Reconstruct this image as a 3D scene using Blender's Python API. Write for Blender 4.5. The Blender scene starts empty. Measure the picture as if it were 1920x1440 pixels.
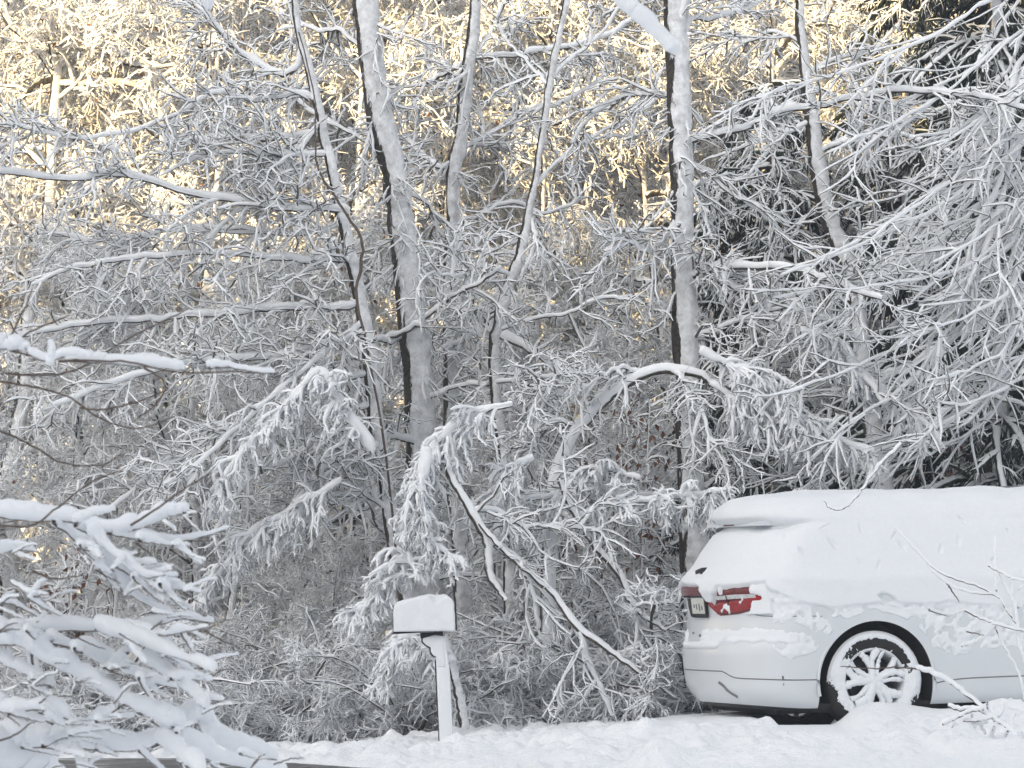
import bpy, math, random
import numpy as np
from mathutils import Vector, Matrix

rnd = random.Random(7)
rng = np.random.default_rng(7)
sc = bpy.context.scene
R = math.radians

# ------------------------------------------------------------------ camera, sky, sun, exposure
F = 7710.0            # focal length in pixels of the 1920 wide photograph
HOR = 1115.0          # row of the horizon
EYE = 1.0             # camera height above the driveway
PITCH = math.atan((HOR - 720.0) / F)
cam_d = bpy.data.cameras.new('camera')
cam = bpy.data.objects.new('camera', cam_d)
sc.collection.objects.link(cam)
cam.location = (0, 0, EYE)
cam.rotation_euler = (R(90) + PITCH, 0, 0)
cam_d.sensor_width = 36
cam_d.lens = 36 * F / 1920.0
cam_d.clip_start = 0.5
cam_d.clip_end = 900
cam_d.dof.use_dof = True
cam_d.dof.focus_distance = 32
cam_d.dof.aperture_fstop = 14
sc.camera = cam

SUN_EL, SUN_AZ = R(16.0), R(28.0)      # low sun behind the camera, a little to its left
w = bpy.data.worlds.new('World')
sc.world = w
w.use_nodes = True
nt = w.node_tree
nt.nodes.clear()
sky = nt.nodes.new('ShaderNodeTexSky')
sky.sky_type = 'NISHITA'
sky.sun_disc = False
sky.sun_elevation = SUN_EL
sky.sun_rotation = R(180) + SUN_AZ
sky.air_density = 1.0
sky.dust_density = 2.0
sky.ozone_density = 1.0
hs = nt.nodes.new('ShaderNodeHueSaturation')   # the camera's white balance: shade reads almost neutral
hs.inputs['Saturation'].default_value = 0.40
bg = nt.nodes.new('ShaderNodeBackground')
bg.inputs['Strength'].default_value = 0.15
wo = nt.nodes.new('ShaderNodeOutputWorld')
nt.links.new(sky.outputs[0], hs.inputs['Color'])
nt.links.new(hs.outputs[0], bg.inputs['Color'])
nt.links.new(bg.outputs[0], wo.inputs['Surface'])

sd = bpy.data.lights.new('sun', 'SUN')
sd.energy = 5.0
sd.angle = R(0.5)
sd.color = (1.0, 0.70, 0.31)
sun = bpy.data.objects.new('sun', sd)
sc.collection.objects.link(sun)
sdir = Vector((-math.sin(SUN_AZ) * math.cos(SUN_EL), -math.cos(SUN_AZ) * math.cos(SUN_EL), math.sin(SUN_EL)))
sun.rotation_euler = sdir.to_track_quat('Z', 'Y').to_euler()
sun.location = (-20, -40, 40)

sc.view_settings.view_transform = 'Standard'
sc.view_settings.look = 'None'
sc.view_settings.gamma = 1.0
sc.view_settings.use_curve_mapping = False
sc.view_settings.exposure = 1.45
sc.render.engine = 'CYCLES'
sc.cycles.max_bounces = 6
sc.cycles.diffuse_bounces = 6
sc.cycles.glossy_bounces = 2
sc.cycles.caustics_reflective = False
sc.cycles.caustics_refractive = False

# ------------------------------------------------------------------ helpers
def at(px, py, Y):
    """a point at depth Y that the photograph shows at px, py"""
    u = (px - 960.0) / F
    v = (720.0 - py) / F
    c, s = math.cos(PITCH), math.sin(PITCH)
    fy, fz = c - v * s, s + v * c
    k = Y / fy
    return np.array((u * k, Y, EYE + fz * k))

def smooth(a, b, x):
    t = np.clip((x - a) / (b - a), 0, 1)
    return t * t * (3 - 2 * t)

_tab = np.random.default_rng(3).random(65536)
def _h(i, j, k):
    n = (i * 73856093) ^ (j * 19349663) ^ (k * 83492791)
    return _tab[n & 65535]
def noise3(x, y, z=0.0):
    x, y, z = np.broadcast_arrays(np.asarray(x, float), np.asarray(y, float), np.asarray(z, float))
    i, j, k = np.floor(x).astype(np.int64), np.floor(y).astype(np.int64), np.floor(z).astype(np.int64)
    fx, fy, fz = x - i, y - j, z - k
    fx, fy, fz = fx * fx * (3 - 2 * fx), fy * fy * (3 - 2 * fy), fz * fz * (3 - 2 * fz)
    r = 0
    for a in (0, 1):
        for b in (0, 1):
            for c in (0, 1):
                wgt = (fx if a else 1 - fx) * (fy if b else 1 - fy) * (fz if c else 1 - fz)
                r = r + wgt * _h(i + a, j + b, k + c)
    return r * 2 - 1
def fbm(x, y, z=0.0, o=3):
    r, a = 0, 1.0
    for q in range(o):
        r = r + a * noise3(x * 2 ** q + 17 * q, y * 2 ** q + 5 * q, np.asarray(z) * 2 ** q)
        a *= 0.5
    return r / 1.6

def link(o, parent=None):
    sc.collection.objects.link(o)
    if parent is not None:
        o.parent = parent
    return o

def tag(o, label=None, cat=None, group=None, kind=None):
    if label: o['label'] = label
    if cat: o['category'] = cat
    if group: o['group'] = group
    if kind: o['kind'] = kind
    return o

def empty(name, loc=(0, 0, 0)):
    o = bpy.data.objects.new(name, None)
    o.location = loc
    o.empty_display_size = 0.1
    return link(o)

def mesh_np(name, V, faces, mat, smooth_shade=True):
    """faces: (M,4) or (M,3) index array"""
    me = bpy.data.meshes.new(name)
    V = np.asarray(V, dtype=np.float32).reshape(-1, 3)
    faces = np.asarray(faces, dtype=np.int32)
    m, k = faces.shape
    me.vertices.add(len(V))
    me.vertices.foreach_set('co', V.ravel())
    me.loops.add(m * k)
    me.loops.foreach_set('vertex_index', faces.ravel())
    me.polygons.add(m)
    me.polygons.foreach_set('loop_start', np.arange(0, m * k, k, dtype=np.int32))
    me.polygons.foreach_set('loop_total', np.full(m, k, dtype=np.int32))
    if smooth_shade:
        me.polygons.foreach_set('use_smooth', np.ones(m, dtype=bool))
    me.update(calc_edges=True)
    for mm in (mat if isinstance(mat, (list, tuple)) else [mat]):
        me.materials.append(mm)
    return me

def obj(name, me, parent=None, loc=None):
    o = bpy.data.objects.new(name, me)
    if loc is not None:
        o.location = loc
    return link(o, parent)

def norm(v):
    return v / np.maximum(np.linalg.norm(v, axis=-1, keepdims=True), 1e-9)

def tube_arrays(P, Rr, sides, phase=0.0, cap=True):
    """P (N,K,3), R (N,K) -> verts and quad faces of N tubes, tips closed by shrinking"""
    P = np.asarray(P, float); Rr = np.asarray(Rr, float)
    N, K, _ = P.shape
    T = norm(np.gradient(P, axis=1))
    ref = np.where(np.abs(T[:, :, 2:3]) > 0.9, np.array([1.0, 0, 0]), np.array([0, 0, 1.0]))
    # keep one reference per tube so rings do not twist
    mean = np.abs(T[:, :, 2]).mean(axis=1)
    ref = np.where((mean > 0.75)[:, None, None], np.array([1.0, 0, 0]), np.array([0, 0, 1.0]))
    ref = np.broadcast_to(ref, T.shape)
    A = norm(np.cross(T, ref))
    B = np.cross(A, T)
    an = np.arange(sides) * 2 * math.pi / sides + phase
    ring = A[:, :, None, :] * np.cos(an)[None, None, :, None] + B[:, :, None, :] * np.sin(an)[None, None, :, None]
    V = P[:, :, None, :] + ring * Rr[:, :, None, None]
    idx = np.arange(N * K * sides).reshape(N, K, sides)
    a = idx[:, :-1, :]; b = idx[:, 1:, :]
    a2 = np.roll(a, -1, axis=2); b2 = np.roll(b, -1, axis=2)
    Fq = np.stack([a, a2, b2, b], axis=-1).reshape(-1, 4)
    return V.reshape(-1, 3), Fq

class Tubes:
    def __init__(self): self.V, self.F, self.n = [], [], 0
    def add(self, P, Rr, sides, phase=0.0):
        V, Fq = tube_arrays(P, Rr, sides, phase)
        self.V.append(V); self.F.append(Fq + self.n); self.n += len(V)
        return self
    def raw(self, V, Fq):
        self.V.append(np.asarray(V, float)); self.F.append(np.asarray(Fq) + self.n); self.n += len(V)
        return self
    def mesh(self, name, mat):
        return mesh_np(name, np.concatenate(self.V), np.concatenate(self.F), mat)

def resample(pts, n):
    """smooth curve through pts (M,3) -> (n,3), Catmull-Rom"""
    p = np.asarray(pts, float)
    if len(p) == 2:
        t = np.linspace(0, 1, n)[:, None]
        return p[0] * (1 - t) + p[1] * t
    q = np.vstack([2 * p[0] - p[1], p, 2 * p[-1] - p[-2]])
    m = len(p) - 1
    t = np.linspace(0, m - 1e-6, n)
    i = t.astype(int); f = (t - i)[:, None]
    a, b, c, d = q[i], q[i + 1], q[i + 2], q[i + 3]
    return 0.5 * (2 * b + (c - a) * f + (2 * a - 5 * b + 4 * c - d) * f ** 2 + (3 * b - a - 3 * c + d) * f ** 3)

def grow(P, Rr, m, L, ang, droop, K, r0, r1, jit=0.25, tmin=0.1, up=0.0, flat=0.0, g=rng):
    """side shoots from parents P (N,Kp,3): m each; droop bends them to the ground under their snow"""
    N, Kp, _ = P.shape
    M = N * m
    par = np.repeat(np.arange(N), m)
    t = g.uniform(tmin, 1.0, M) * (Kp - 1.001)
    i = t.astype(int); f = (t - i)[:, None]
    pos = P[par, i] * (1 - f) + P[par, i + 1] * f
    tan = norm(P[par, i + 1] - P[par, i])
    rv = g.normal(size=(M, 3))
    rv[:, 2] *= (1 - flat)
    perp = norm(rv - tan * (rv * tan).sum(1, keepdims=True))
    a = g.uniform(ang[0], ang[1], M)[:, None]
    d = tan * np.cos(a) + perp * np.sin(a)
    d[:, 2] += up
    d = norm(d)
    ln = g.uniform(L[0], L[1], M) * (1.05 - 0.45 * t / (Kp - 1))
    step = (ln / (K - 1))[:, None]
    out = np.empty((M, K, 3)); out[:, 0] = pos
    for k in range(1, K):
        d = norm(d + g.normal(size=(M, 3)) * jit + np.array([0, 0, -1.0]) * droop)
        out[:, k] = out[:, k - 1] + d * step
    rr = r0 + (r1 - r0) * np.linspace(0, 1, K)[None, :]
    rad = rr * g.uniform(0.7, 1.35, (M, 1)) * g.uniform(0.75, 1.3, (M, K))
    rad[:, -1] *= 0.55
    return out, rad

# ------------------------------------------------------------------ materials
def new_mat(name):
    m = bpy.data.materials.new(name)
    m.use_nodes = True
    n = m.node_tree
    b = n.nodes['Principled BSDF']
    return m, n, b

def n_noise(n, scale, detail=3, coord='Object', rough=0.55, stretch=None):
    tc = n.nodes.new('ShaderNodeTexCoord')
    t = n.nodes.new('ShaderNodeTexNoise')
    t.inputs['Scale'].default_value = scale
    t.inputs['Detail'].default_value = detail
    t.inputs['Roughness'].default_value = rough
    if stretch:
        mp = n.nodes.new('ShaderNodeMapping'); mp.inputs['Scale'].default_value = stretch
        n.links.new(tc.outputs[coord], mp.inputs['Vector']); n.links.new(mp.outputs[0], t.inputs['Vector'])
    else:
        n.links.new(tc.outputs[coord], t.inputs['Vector'])
    return t

def n_ramp(n, src, stops):
    r = n.nodes.new('ShaderNodeValToRGB')
    while len(r.color_ramp.elements) < len(stops):
        r.color_ramp.elements.new(0.5)
    for e, (p, c) in zip(r.color_ramp.elements, stops):
        e.position = p
        e.color = (*c, 1) if len(c) == 3 else c
    n.links.new(src, r.inputs[0])
    return r

def n_bump(n, b, src, strength, dist):
    u = n.nodes.new('ShaderNodeBump')
    u.inputs['Strength'].default_value = strength
    u.inputs['Distance'].default_value = dist
    n.links.new(src, u.inputs['Height'])
    n.links.new(u.outputs[0], b.inputs['Normal'])
    return u

SNOW = (0.86, 0.88, 0.905)
def snow_mat(name='snow', bump=0.4, dist=0.01, scale=60, col=SNOW):
    m, n, b = new_mat(name)
    t = n_noise(n, scale, 4)
    r = n_ramp(n, t.outputs['Fac'], [(0.3, tuple(c * 0.96 for c in col)), (0.7, col)])
    n.links.new(r.outputs[0], b.inputs['Base Color'])
    b.inputs['Roughness'].default_value = 0.75
    b.inputs['Specular IOR Level'].default_value = 0.25
    n_bump(n, b, t.outputs['Fac'], bump, dist)
    return m

def coated_mat(name, bark_a, bark_b, snowdir, lo, hi, nscale=9.0, namp=0.9, bark_scale=40, stretch=None):
    """bark or needles with snow stuck to the side that faced the weather (by the surface's own direction)"""
    m, n, b = new_mat(name)
    geo = n.nodes.new('ShaderNodeNewGeometry')
    dot = n.nodes.new('ShaderNodeVectorMath'); dot.operation = 'DOT_PRODUCT'
    sdv = Vector(snowdir).normalized()
    dot.inputs[1].default_value = sdv
    n.links.new(geo.outputs['Normal'], dot.inputs[0])
    t = n_noise(n, nscale, 5 if stretch else 4, rough=0.72 if stretch else 0.65, stretch=stretch)
    ma = n.nodes.new('ShaderNodeMath'); ma.operation = 'MULTIPLY_ADD'
    n.links.new(t.outputs['Fac'], ma.inputs[0]); ma.inputs[1].default_value = namp
    sub = n.nodes.new('ShaderNodeMath'); sub.operation = 'SUBTRACT'
    n.links.new(dot.outputs['Value'], sub.inputs[0]); sub.inputs[1].default_value = namp * 0.5
    n.links.new(sub.outputs[0], ma.inputs[2])
    mr = n.nodes.new('ShaderNodeMapRange'); mr.interpolation_type = 'SMOOTHSTEP'
    mr.inputs['From Min'].default_value = lo; mr.inputs['From Max'].default_value = hi
    n.links.new(ma.outputs[0], mr.inputs['Value'])
    t2 = n_noise(n, bark_scale, 4)
    r2 = n_ramp(n, t2.outputs['Fac'], [(0.35, bark_a), (0.65, bark_b)])
    mx = n.nodes.new('ShaderNodeMix'); mx.data_type = 'RGBA'
    n.links.new(mr.outputs[0], mx.inputs['Factor'])
    n.links.new(r2.outputs[0], mx.inputs['A'])
    if stretch:      # thin plastered snow: uneven, bark greying it from below
        t4 = n_noise(n, 11, 5, rough=0.7)
        r4 = n_ramp(n, t4.outputs['Fac'], [(0.34, (0.50, 0.505, 0.515)), (0.50, (0.70, 0.715, 0.735)), (0.64, SNOW)])
        n.links.new(r4.outputs[0], mx.inputs['B'])
    else:
        mx.inputs['B'].default_value = (*SNOW, 1)
    n.links.new(mx.outputs['Result'], b.inputs['Base Color'])
    b.inputs['Roughness'].default_value = 0.85
    b.inputs['Specular IOR Level'].default_value = 0.15
    add = n.nodes.new('ShaderNodeMath'); add.operation = 'ADD'
    n.links.new(mr.outputs[0], add.inputs[0]); n.links.new(t2.outputs['Fac'], add.inputs[1])
    n_bump(n, b, add.outputs[0], 0.8 if stretch else 0.5, 0.012 if stretch else 0.006)
    return m

def plain(name, col, rough=0.5, metal=0.0, spec=0.5, vary=0.12, scale=25, bump=0.0):
    m, n, b = new_mat(name)
    t = n_noise(n, scale, 4)
    r = n_ramp(n, t.outputs['Fac'], [(0.3, tuple(c * (1 - vary) for c in col)), (0.7, tuple(min(1, c * (1 + vary)) for c in col))])
    n.links.new(r.outputs[0], b.inputs['Base Color'])
    b.inputs['Roughness'].default_value = rough
    b.inputs['Metallic'].default_value = metal
    b.inputs['Specular IOR Level'].default_value = spec
    if bump: n_bump(n, b, t.outputs['Fac'], bump, 0.004)
    return m

WIND = (0.75, -0.62, 0.35)        # the storm blew snow on from the right and the front
M = {}
M['snow'] = snow_mat()
M['snow_ground'] = snow_mat('snow_ground', 0.9, 0.022, 26)
M['snow_car'] = snow_mat('snow_car', 0.35, 0.006, 45, (0.775, 0.80, 0.83))
M['trunk'] = coated_mat('snowy_trunk_bark', (0.018, 0.016, 0.014), (0.075, 0.065, 0.055), WIND, 0.02, 0.14, 7.0, 2.6, 30, (1, 1, 0.22))
M['limb'] = coated_mat('snowy_limb_bark', (0.035, 0.03, 0.026), (0.12, 0.105, 0.09), (0.3, -0.35, 0.9), -0.12, 0.10, 7.0, 0.5, 50)
M['twig'] = coated_mat('snowy_twig', (0.085, 0.075, 0.065), (0.20, 0.18, 0.155), (0.3, -0.32, 0.9), -0.46, -0.22, 6.0, 0.6, 60)
M['bush_twig'] = coated_mat('snowy_bush_twig', (0.11, 0.10, 0.09), (0.24, 0.22, 0.195), (0.3, -0.4, 0.85), -0.78, -0.5, 6.0, 0.6, 60)
M['far_twig'] = coated_mat('snowy_far_twig', (0.085, 0.065, 0.045), (0.17, 0.135, 0.10), (0.3, -0.5, 0.8), -0.72, -0.40, 4.0, 0.7, 30)
M['bare'] = plain('bare_twig_bark', (0.10, 0.075, 0.06), 0.8, vary=0.3, scale=60, bump=0.3)
M['leaf'] = plain('dead_leaf', (0.16, 0.065, 0.03), 0.7, vary=0.5, scale=20)
M['needle'] = coated_mat('snowy_needles', (0.014, 0.022, 0.017), (0.034, 0.048, 0.032), (0.2, -0.3, 0.9), 0.38, 0.70, 5.0, 1.1, 30)

# ------------------------------------------------------------------ ground, road, far slope, added ridge
CAR_YAW = R(16.0)
CAR_PITCH = R(1.6)
W0 = np.array([(1640 - 960) / F * 30.0, 30.0])
CAR_O = W0 + 0.9 * np.array([-math.sin(CAR_YAW), math.cos(CAR_YAW)])

def base_h(X, Y):
    a = np.interp(X, [-60, -5, -1.4, 0.75, 1.3, 2.0, 3.8, 60], [-0.7, -0.34, -0.175, 0.01, 0.08, 0.12, 0.185, 1.2])
    back = np.clip(Y - 33, 0, 30) * 0.028 - 0.07 * smooth(31.6, 32.6, Y) + np.clip(Y - 62, 0, 60) * 0.42
    back = back + smooth(62, 75, Y) * 1.5
    front = -0.030 * np.clip(29.0 - Y, 0, 40) * 1.3
    return a + back + np.maximum(front, -0.6)

def road_edge(X):
    return np.minimum(29.2 - 1.40 * (X + 1.8), 29.6)

xs = np.concatenate([np.linspace(-160, -9, 40), np.linspace(-8.5, -4.1, 30), np.arange(-4.0, 4.7, 0.028), np.linspace(4.8, 9, 24), np.linspace(10, 160, 40)])
ys = np.concatenate([np.linspace(-30, 23, 40), np.arange(23.3, 24.9, 0.1), np.arange(24.9, 33.4, 0.032), np.linspace(33.5, 62, 120), np.linspace(62.5, 135, 70)])
GX, GY = np.meshgrid(xs, ys)
def ground_h(X, Y):
    Z = base_h(X, Y)
    # car-local coordinates
    dx, dy = X - CAR_O[0], Y - CAR_O[1]
    lx = dx * math.cos(CAR_YAW) + dy * math.sin(CAR_YAW)
    ly = -dx * math.sin(CAR_YAW) + dy * math.cos(CAR_YAW)
    near_car = smooth(-2.0, -1.2, lx) * smooth(-2.6, -1.6, ly) * (1 - smooth(1.4, 2.2, ly))
    rough = 1 - 0.85 * near_car
    lump = fbm(X * 2.3, Y * 1.6, 0, 2) * 0.030 + np.maximum(noise3(X * 6.5, Y * 4.0, 3.3), 0) ** 1.1 * 0.075
    lump = lump + np.abs(noise3(X * 13, Y * 8, 7.7)) * 0.034 + smooth(0.25, 0.5, noise3(X * 9, Y * 6.5, 21.0)) * 0.022
    fr = smooth(24, 26, Y) * (1 - smooth(33.5, 36, Y))
    Z = Z + lump * rough * fr + (1 - fr) * fbm(X * 0.3, Y * 0.3, 2, 3) * 0.12
    # ploughed bank chunks in front
    bank = (1 - smooth(28.6, 29.6, Y)) * smooth(24.5, 25.5, Y)
    Z = Z + bank * np.maximum(noise3(X * 3.2, Y * 2.3, 11.0), 0) ** 1.0 * 0.09
    cx, cy = at(1235, 1425, 26.0)[:2]
    Z = Z + 0.10 * np.exp(-(((X - cx) / 0.17) ** 2 + ((Y - cy) / 0.22) ** 2) ** 1.5)
    cx, cy = at(1420, 1440, 25.8)[:2]
    Z = Z + 0.06 * np.exp(-(((X - cx) / 0.22) ** 2 + ((Y - cy) / 0.2) ** 2) ** 1.5)
    # drift heaped against the rear wheel
    Z = Z + 0.075 * np.exp(-((lx + 0.0) / 0.30) ** 2 - ((ly + 1.02) / 0.16) ** 2)
    dip = smooth(1.72, 1.92, X) * (1 - smooth(2.30, 2.50, X)) * smooth(26.5, 27.8, Y) * (1 - smooth(0.3, 0.5, ly)) * smooth(-4.0, -3.0, ly)
    Z = Z * (1 - dip) + np.minimum(Z, 0.060) * dip
    # bare driveway under the car
    pe = -0.72 + 0.28 * (ly + 0.9)
    pit = smooth(pe - 0.03, pe + 0.03, lx) * (1 - smooth(3.95, 4.1, lx)) * smooth(-0.90, -0.80, ly) * (1 - smooth(1.35, 1.6, ly))
    gz = 0.005 + 0.028 * lx - 0.055 * (ly + 0.84)
    Z = Z * (1 - pit) + (gz - 0.004) * pit
    # ploughed road
    re = road_edge(X) + 0.05 * noise3(X * 3, Y * 0 + 1.0)
    rd = smooth(0.0, 0.10, re - Y)
    roadz = -0.172 - 0.25 * smooth(0, 6, re - Y) * 0
    Z = Z * (1 - rd) + (roadz - 0.004) * rd
    return Z
GZ = ground_h(GX, GY)
ny, nx = GX.shape
idx = np.arange(nx * ny).reshape(ny, nx)
gf = np.stack([idx[:-1, :-1], idx[:-1, 1:], idx[1:, 1:], idx[1:, :-1]], -1).reshape(-1, 4)
g = obj('ground', mesh_np('ground', np.stack([GX, GY, GZ], -1), gf, M['snow_ground']))
tag(g, kind='structure')

# asphalt with packed snow remains
m, n, b = new_mat('wet_asphalt')
t = n_noise(n, 3.5, 6); r = n_ramp(n, t.outputs['Fac'], [(0.35, (0.055, 0.056, 0.058)), (0.56, (0.12, 0.12, 0.12)), (0.68, (0.5, 0.52, 0.54))])
n.links.new(r.outputs[0], b.inputs['Base Color']); b.inputs['Roughness'].default_value = 0.55
t3 = n_noise(n, 90, 3); n_bump(n, b, t3.outputs['Fac'], 0.5, 0.006)
M['asphalt'] = m
rx = np.linspace(-60, 3.5, 160)
e0 = road_edge(rx)
V = np.concatenate([np.stack([rx, e0 + 0.0, np.full_like(rx, -0.172)], 1), np.stack([rx, np.minimum(e0 - 7, 22.0), np.full_like(rx, -0.172)], 1)])
k = len(rx); i = np.arange(k - 1)
o = obj('road', mesh_np('road', V, np.stack([i + k, i + k + 1, i + 1, i], 1), M['asphalt'])); tag(o, kind='structure')

# dry driveway patch under the car
c, s = math.cos(CAR_YAW), math.sin(CAR_YAW)
pv = []
for lx, ly in ((-0.66, -0.84), (4.0, -0.84), (4.0, 1.45), (-0.04, 1.45)):
    pv.append((CAR_O[0] + lx * c - ly * s, CAR_O[1] + lx * s + ly * c, 0.005 + 0.028 * lx - 0.055 * (ly + 0.84)))
M['dry_asphalt'] = plain('dry_asphalt', (0.035, 0.035, 0.036), 0.9, vary=0.3, scale=30, bump=0.4)
o = obj('driveway', mesh_np('driveway', pv, [[0, 1, 2, 3]], M['dry_asphalt'])); tag(o, kind='structure')

# unseen ridge added behind the camera: its crest keeps the low sun off everything near
hx = np.linspace(-260, 200, 240); hy = np.linspace(-120, -22, 40)
HX, HY = np.meshgrid(hx, hy)
crest = 32.0 + 1.6 * noise3(HX * 0.09, HX * 0 + 4) + 0.9 * noise3(HX * 0.31, HX * 0 + 9) + 0.5 * noise3(HX * 0.9, HX * 0 + 2)
HZ = crest * smooth(-22, -42, HY) * (1 - 0.15 * smooth(-46, -120, HY)) - 0.9
idx = np.arange(HX.size).reshape(HX.shape)
hf = np.stack([idx[:-1, :-1], idx[:-1, 1:], idx[1:, 1:], idx[1:, :-1]], -1).reshape(-1, 4)
o = obj('added_shade_ridge', mesh_np('added_shade_ridge', np.stack([HX, HY, HZ], -1), hf, M['snow_ground'])); tag(o, kind='structure')

# ------------------------------------------------------------------ snow laden bare trees beyond: a few kinds, then copies
def proto_tree(seed, H, nl, spread, lean=0.0, r=0.09, fine=1.0, bare=False):
    g = np.random.default_rng(seed)
    kt = 14
    tz = np.linspace(-0.3, H, kt)
    tp = np.zeros((1, kt, 3))
    tp[0, :, 2] = tz
    tp[0, :, 0] = np.cumsum(g.normal(0, 0.07, kt)) + lean * tz
    tp[0, :, 1] = np.cumsum(g.normal(0, 0.07, kt))
    tr = np.linspace(r, 0.018, kt)[None, :]
    T = Tubes().add(tp, tr, 8)
    limbs, lr = grow(tp, tr, nl, (spread * 0.5, spread), (0.9, 1.6), 0.10, 8, 0.036, 0.016, 0.16, 0.10, 0.35, g=g)
    T.add(limbs, lr, 5)
    trunk = T.mesh('tree_trunk', M['trunk'])
    b2, r2 = grow(limbs, lr, 11, (0.35, 0.95), (0.5, 1.3), 0.09, 5, 0.018, 0.011, 0.26, 0.12, g=g)
    b3, r3 = grow(b2, r2, int(7 * fine), (0.14, 0.42), (0.4, 1.5), 0.15, 4, 0.013, 0.009, 0.45, 0.1, g=g)
    b4, r4 = grow(b3, r3, 3, (0.07, 0.22), (0.5, 1.5), 0.20, 3, 0.012, 0.008, 0.45, 0.2, g=g)
    C = Tubes().add(b2, r2, 4).add(b3, r3, 3).add(b4, r4, 3)
    crown = C.mesh('tree_crown', M['far_twig'])
    # a few dead leaves still hanging
    nlv = 260
    src = b3.reshape(-1, 3)[g.integers(0, b3.shape[0] * 4, nlv)]
    src = src[src[:, 2] < H * 0.75]
    nlv = len(src)
    a = norm(g.normal(size=(nlv, 3)) + np.array([0, 0, -1.5])) * 0.07
    bb = norm(np.cross(a, g.normal(size=(nlv, 3)))) * 0.022
    cc = norm(np.cross(a, bb)) * 0.012
    LV = np.stack([src, src + a * 0.5 + bb + cc, src + a, src + a * 0.5 - bb + cc], 1).reshape(-1, 3)
    leaves = mesh_np('tree_leaves', LV, np.arange(nlv * 4).reshape(-1, 4), M['leaf'])
    return trunk, crown, leaves

protos = [proto_tree(11, 10.0, 34, 2.3, 0.02), proto_tree(12, 9.5, 36, 2.0, -0.04, 0.06), proto_tree(13, 10.5, 32, 2.6, 0.03, 0.11),
          proto_tree(14, 9.0, 38, 1.9, 0.05, 0.05)]

def place_tree(kind, x, y, rz, sc_, label, group, name='bare_tree', leaves=True):
    tr, cr, lv = protos[kind]
    z = float(base_h(np.array(x), np.array(y)))
    t = empty(name, (x, y, z)); t.rotation_euler = (0, 0, rz); t.scale = (sc_, sc_, sc_)
    tag(t, label, 'tree', group)
    obj('trunk', tr, t)
    c_ = obj('crown', cr, t); c_['kind'] = 'stuff'
    if leaves:
        l_ = obj('dead_leaves', lv, t); l_['kind'] = 'stuff'
    return t

g = random.Random(5)
for row, (Y, n_, half) in enumerate([(43.5, 9, 6.2), (46.5, 10, 6.8), (50, 11, 7.4), (54, 12, 8.2), (59, 13, 9.2)]):
    for k in range(n_):
        x = -half + 2 * half * (k + 0.5) / n_ + g.uniform(-0.45, 0.45)
        place_tree(g.randrange(4), x, Y + g.uniform(-1.2, 1.2), g.uniform(0, 6.28), g.uniform(0.9, 1.15),
                   'bare snow-laden tree in the wood behind the big trunks, its upper crown catching yellow sun',
                   'trees of the wood behind, tops in the sun')

# ------------------------------------------------------------------ near trees, traced limb by limb
def px_r(wpx, Y):
    return wpx / F * Y * 0.5

def traced(pts, Y0, Y1, n, wob=0.0, seed=0):
    """pixel polyline -> smooth 3-D curve running from depth Y0 to depth Y1"""
    m_ = len(pts)
    d_ = np.concatenate([[0], np.cumsum([math.dist(pts[i][:2], pts[i + 1][:2]) for i in range(m_ - 1)])])
    d_ = d_ / d_[-1]
    g_ = np.random.default_rng(seed + 100)
    P = [at(p[0], p[1], Y0 + (Y1 - Y0) * t_) for p, t_ in zip(pts, d_)]
    P = resample(P, n)
    if wob:
        P[1:-1] += g_.normal(0, wob, (n - 2, 3)) * np.array([1, 1, 1])
    return P

def snow_on(P, rad, seed, lump=0.35, thick=1.0, sides=7):
    """a separate roll of snow lying along the top of a limb"""
    g_ = np.random.default_rng(seed + 500)
    n = len(P) * 3
    Q = resample(P, n)
    rr = np.interp(np.linspace(0, 1, n), np.linspace(0, 1, len(rad)), rad)
    s_ = np.linspace(0, np.linalg.norm(np.diff(P, axis=0), axis=1).sum(), n)
    nz = noise3(s_ * 6 + seed * 3.1, 0 * s_, 0 * s_ + seed) * lump + noise3(s_ * 17 + seed, 0 * s_, 5 + 0 * s_) * lump * 0.5
    rs = rr * thick * (1.05 + nz) + 0.004
    T_ = norm(np.gradient(Q, axis=0))
    flat = 1 - 0.6 * np.abs(T_[:, 2:3])
    Q = Q + np.array([0.18, -0.25, 1.0]) * rr[:, None] * flat
    rs[0] *= 0.6; rs[-1] *= 0.25
    return Q, rs

def twig_mesh(paths, rads, name, mat, dens2=10, dens3=7, dens4=3, L2=(0.25, 0.85), L3=(0.15, 0.48), droop=0.08, r2=(0.0135, 0.008), r3=(0.010, 0.0065), seed=0, ang=(0.4, 1.3), up=0.05, L4=(0.06, 0.18), jit=1.0):
    g_ = np.random.default_rng(seed)
    T = Tubes()
    K = 8
    for P, rd in zip(paths, rads):
        ln = np.linalg.norm(np.diff(P, axis=0), axis=1).sum()
        p8 = resample(P, K)[None]
        m2 = max(2, int(dens2 * ln))
        b2, q2 = grow(p8, None, m2, L2, ang, droop, 6, r2[0], r2[1], 0.19 * jit, 0.06, up, g=g_)
        T.add(b2, q2, 5)
        if dens3:
            b3, q3 = grow(b2, q2, dens3, L3, (0.4, 1.2), droop * 1.2, 5, r3[0], r3[1], 0.27 * jit, 0.08, g=g_)
            T.add(b3, q3, 4)
            if dens4:
                b4, q4 = grow(b3, q3, dens4, L4, (0.4, 1.4), droop * 1.2, 3, r3[0] * 0.9, r3[1] * 0.9, 0.4, 0.15, g=g_)
                T.add(b4, q4, 3)
    return T.mesh(name, mat)

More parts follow.
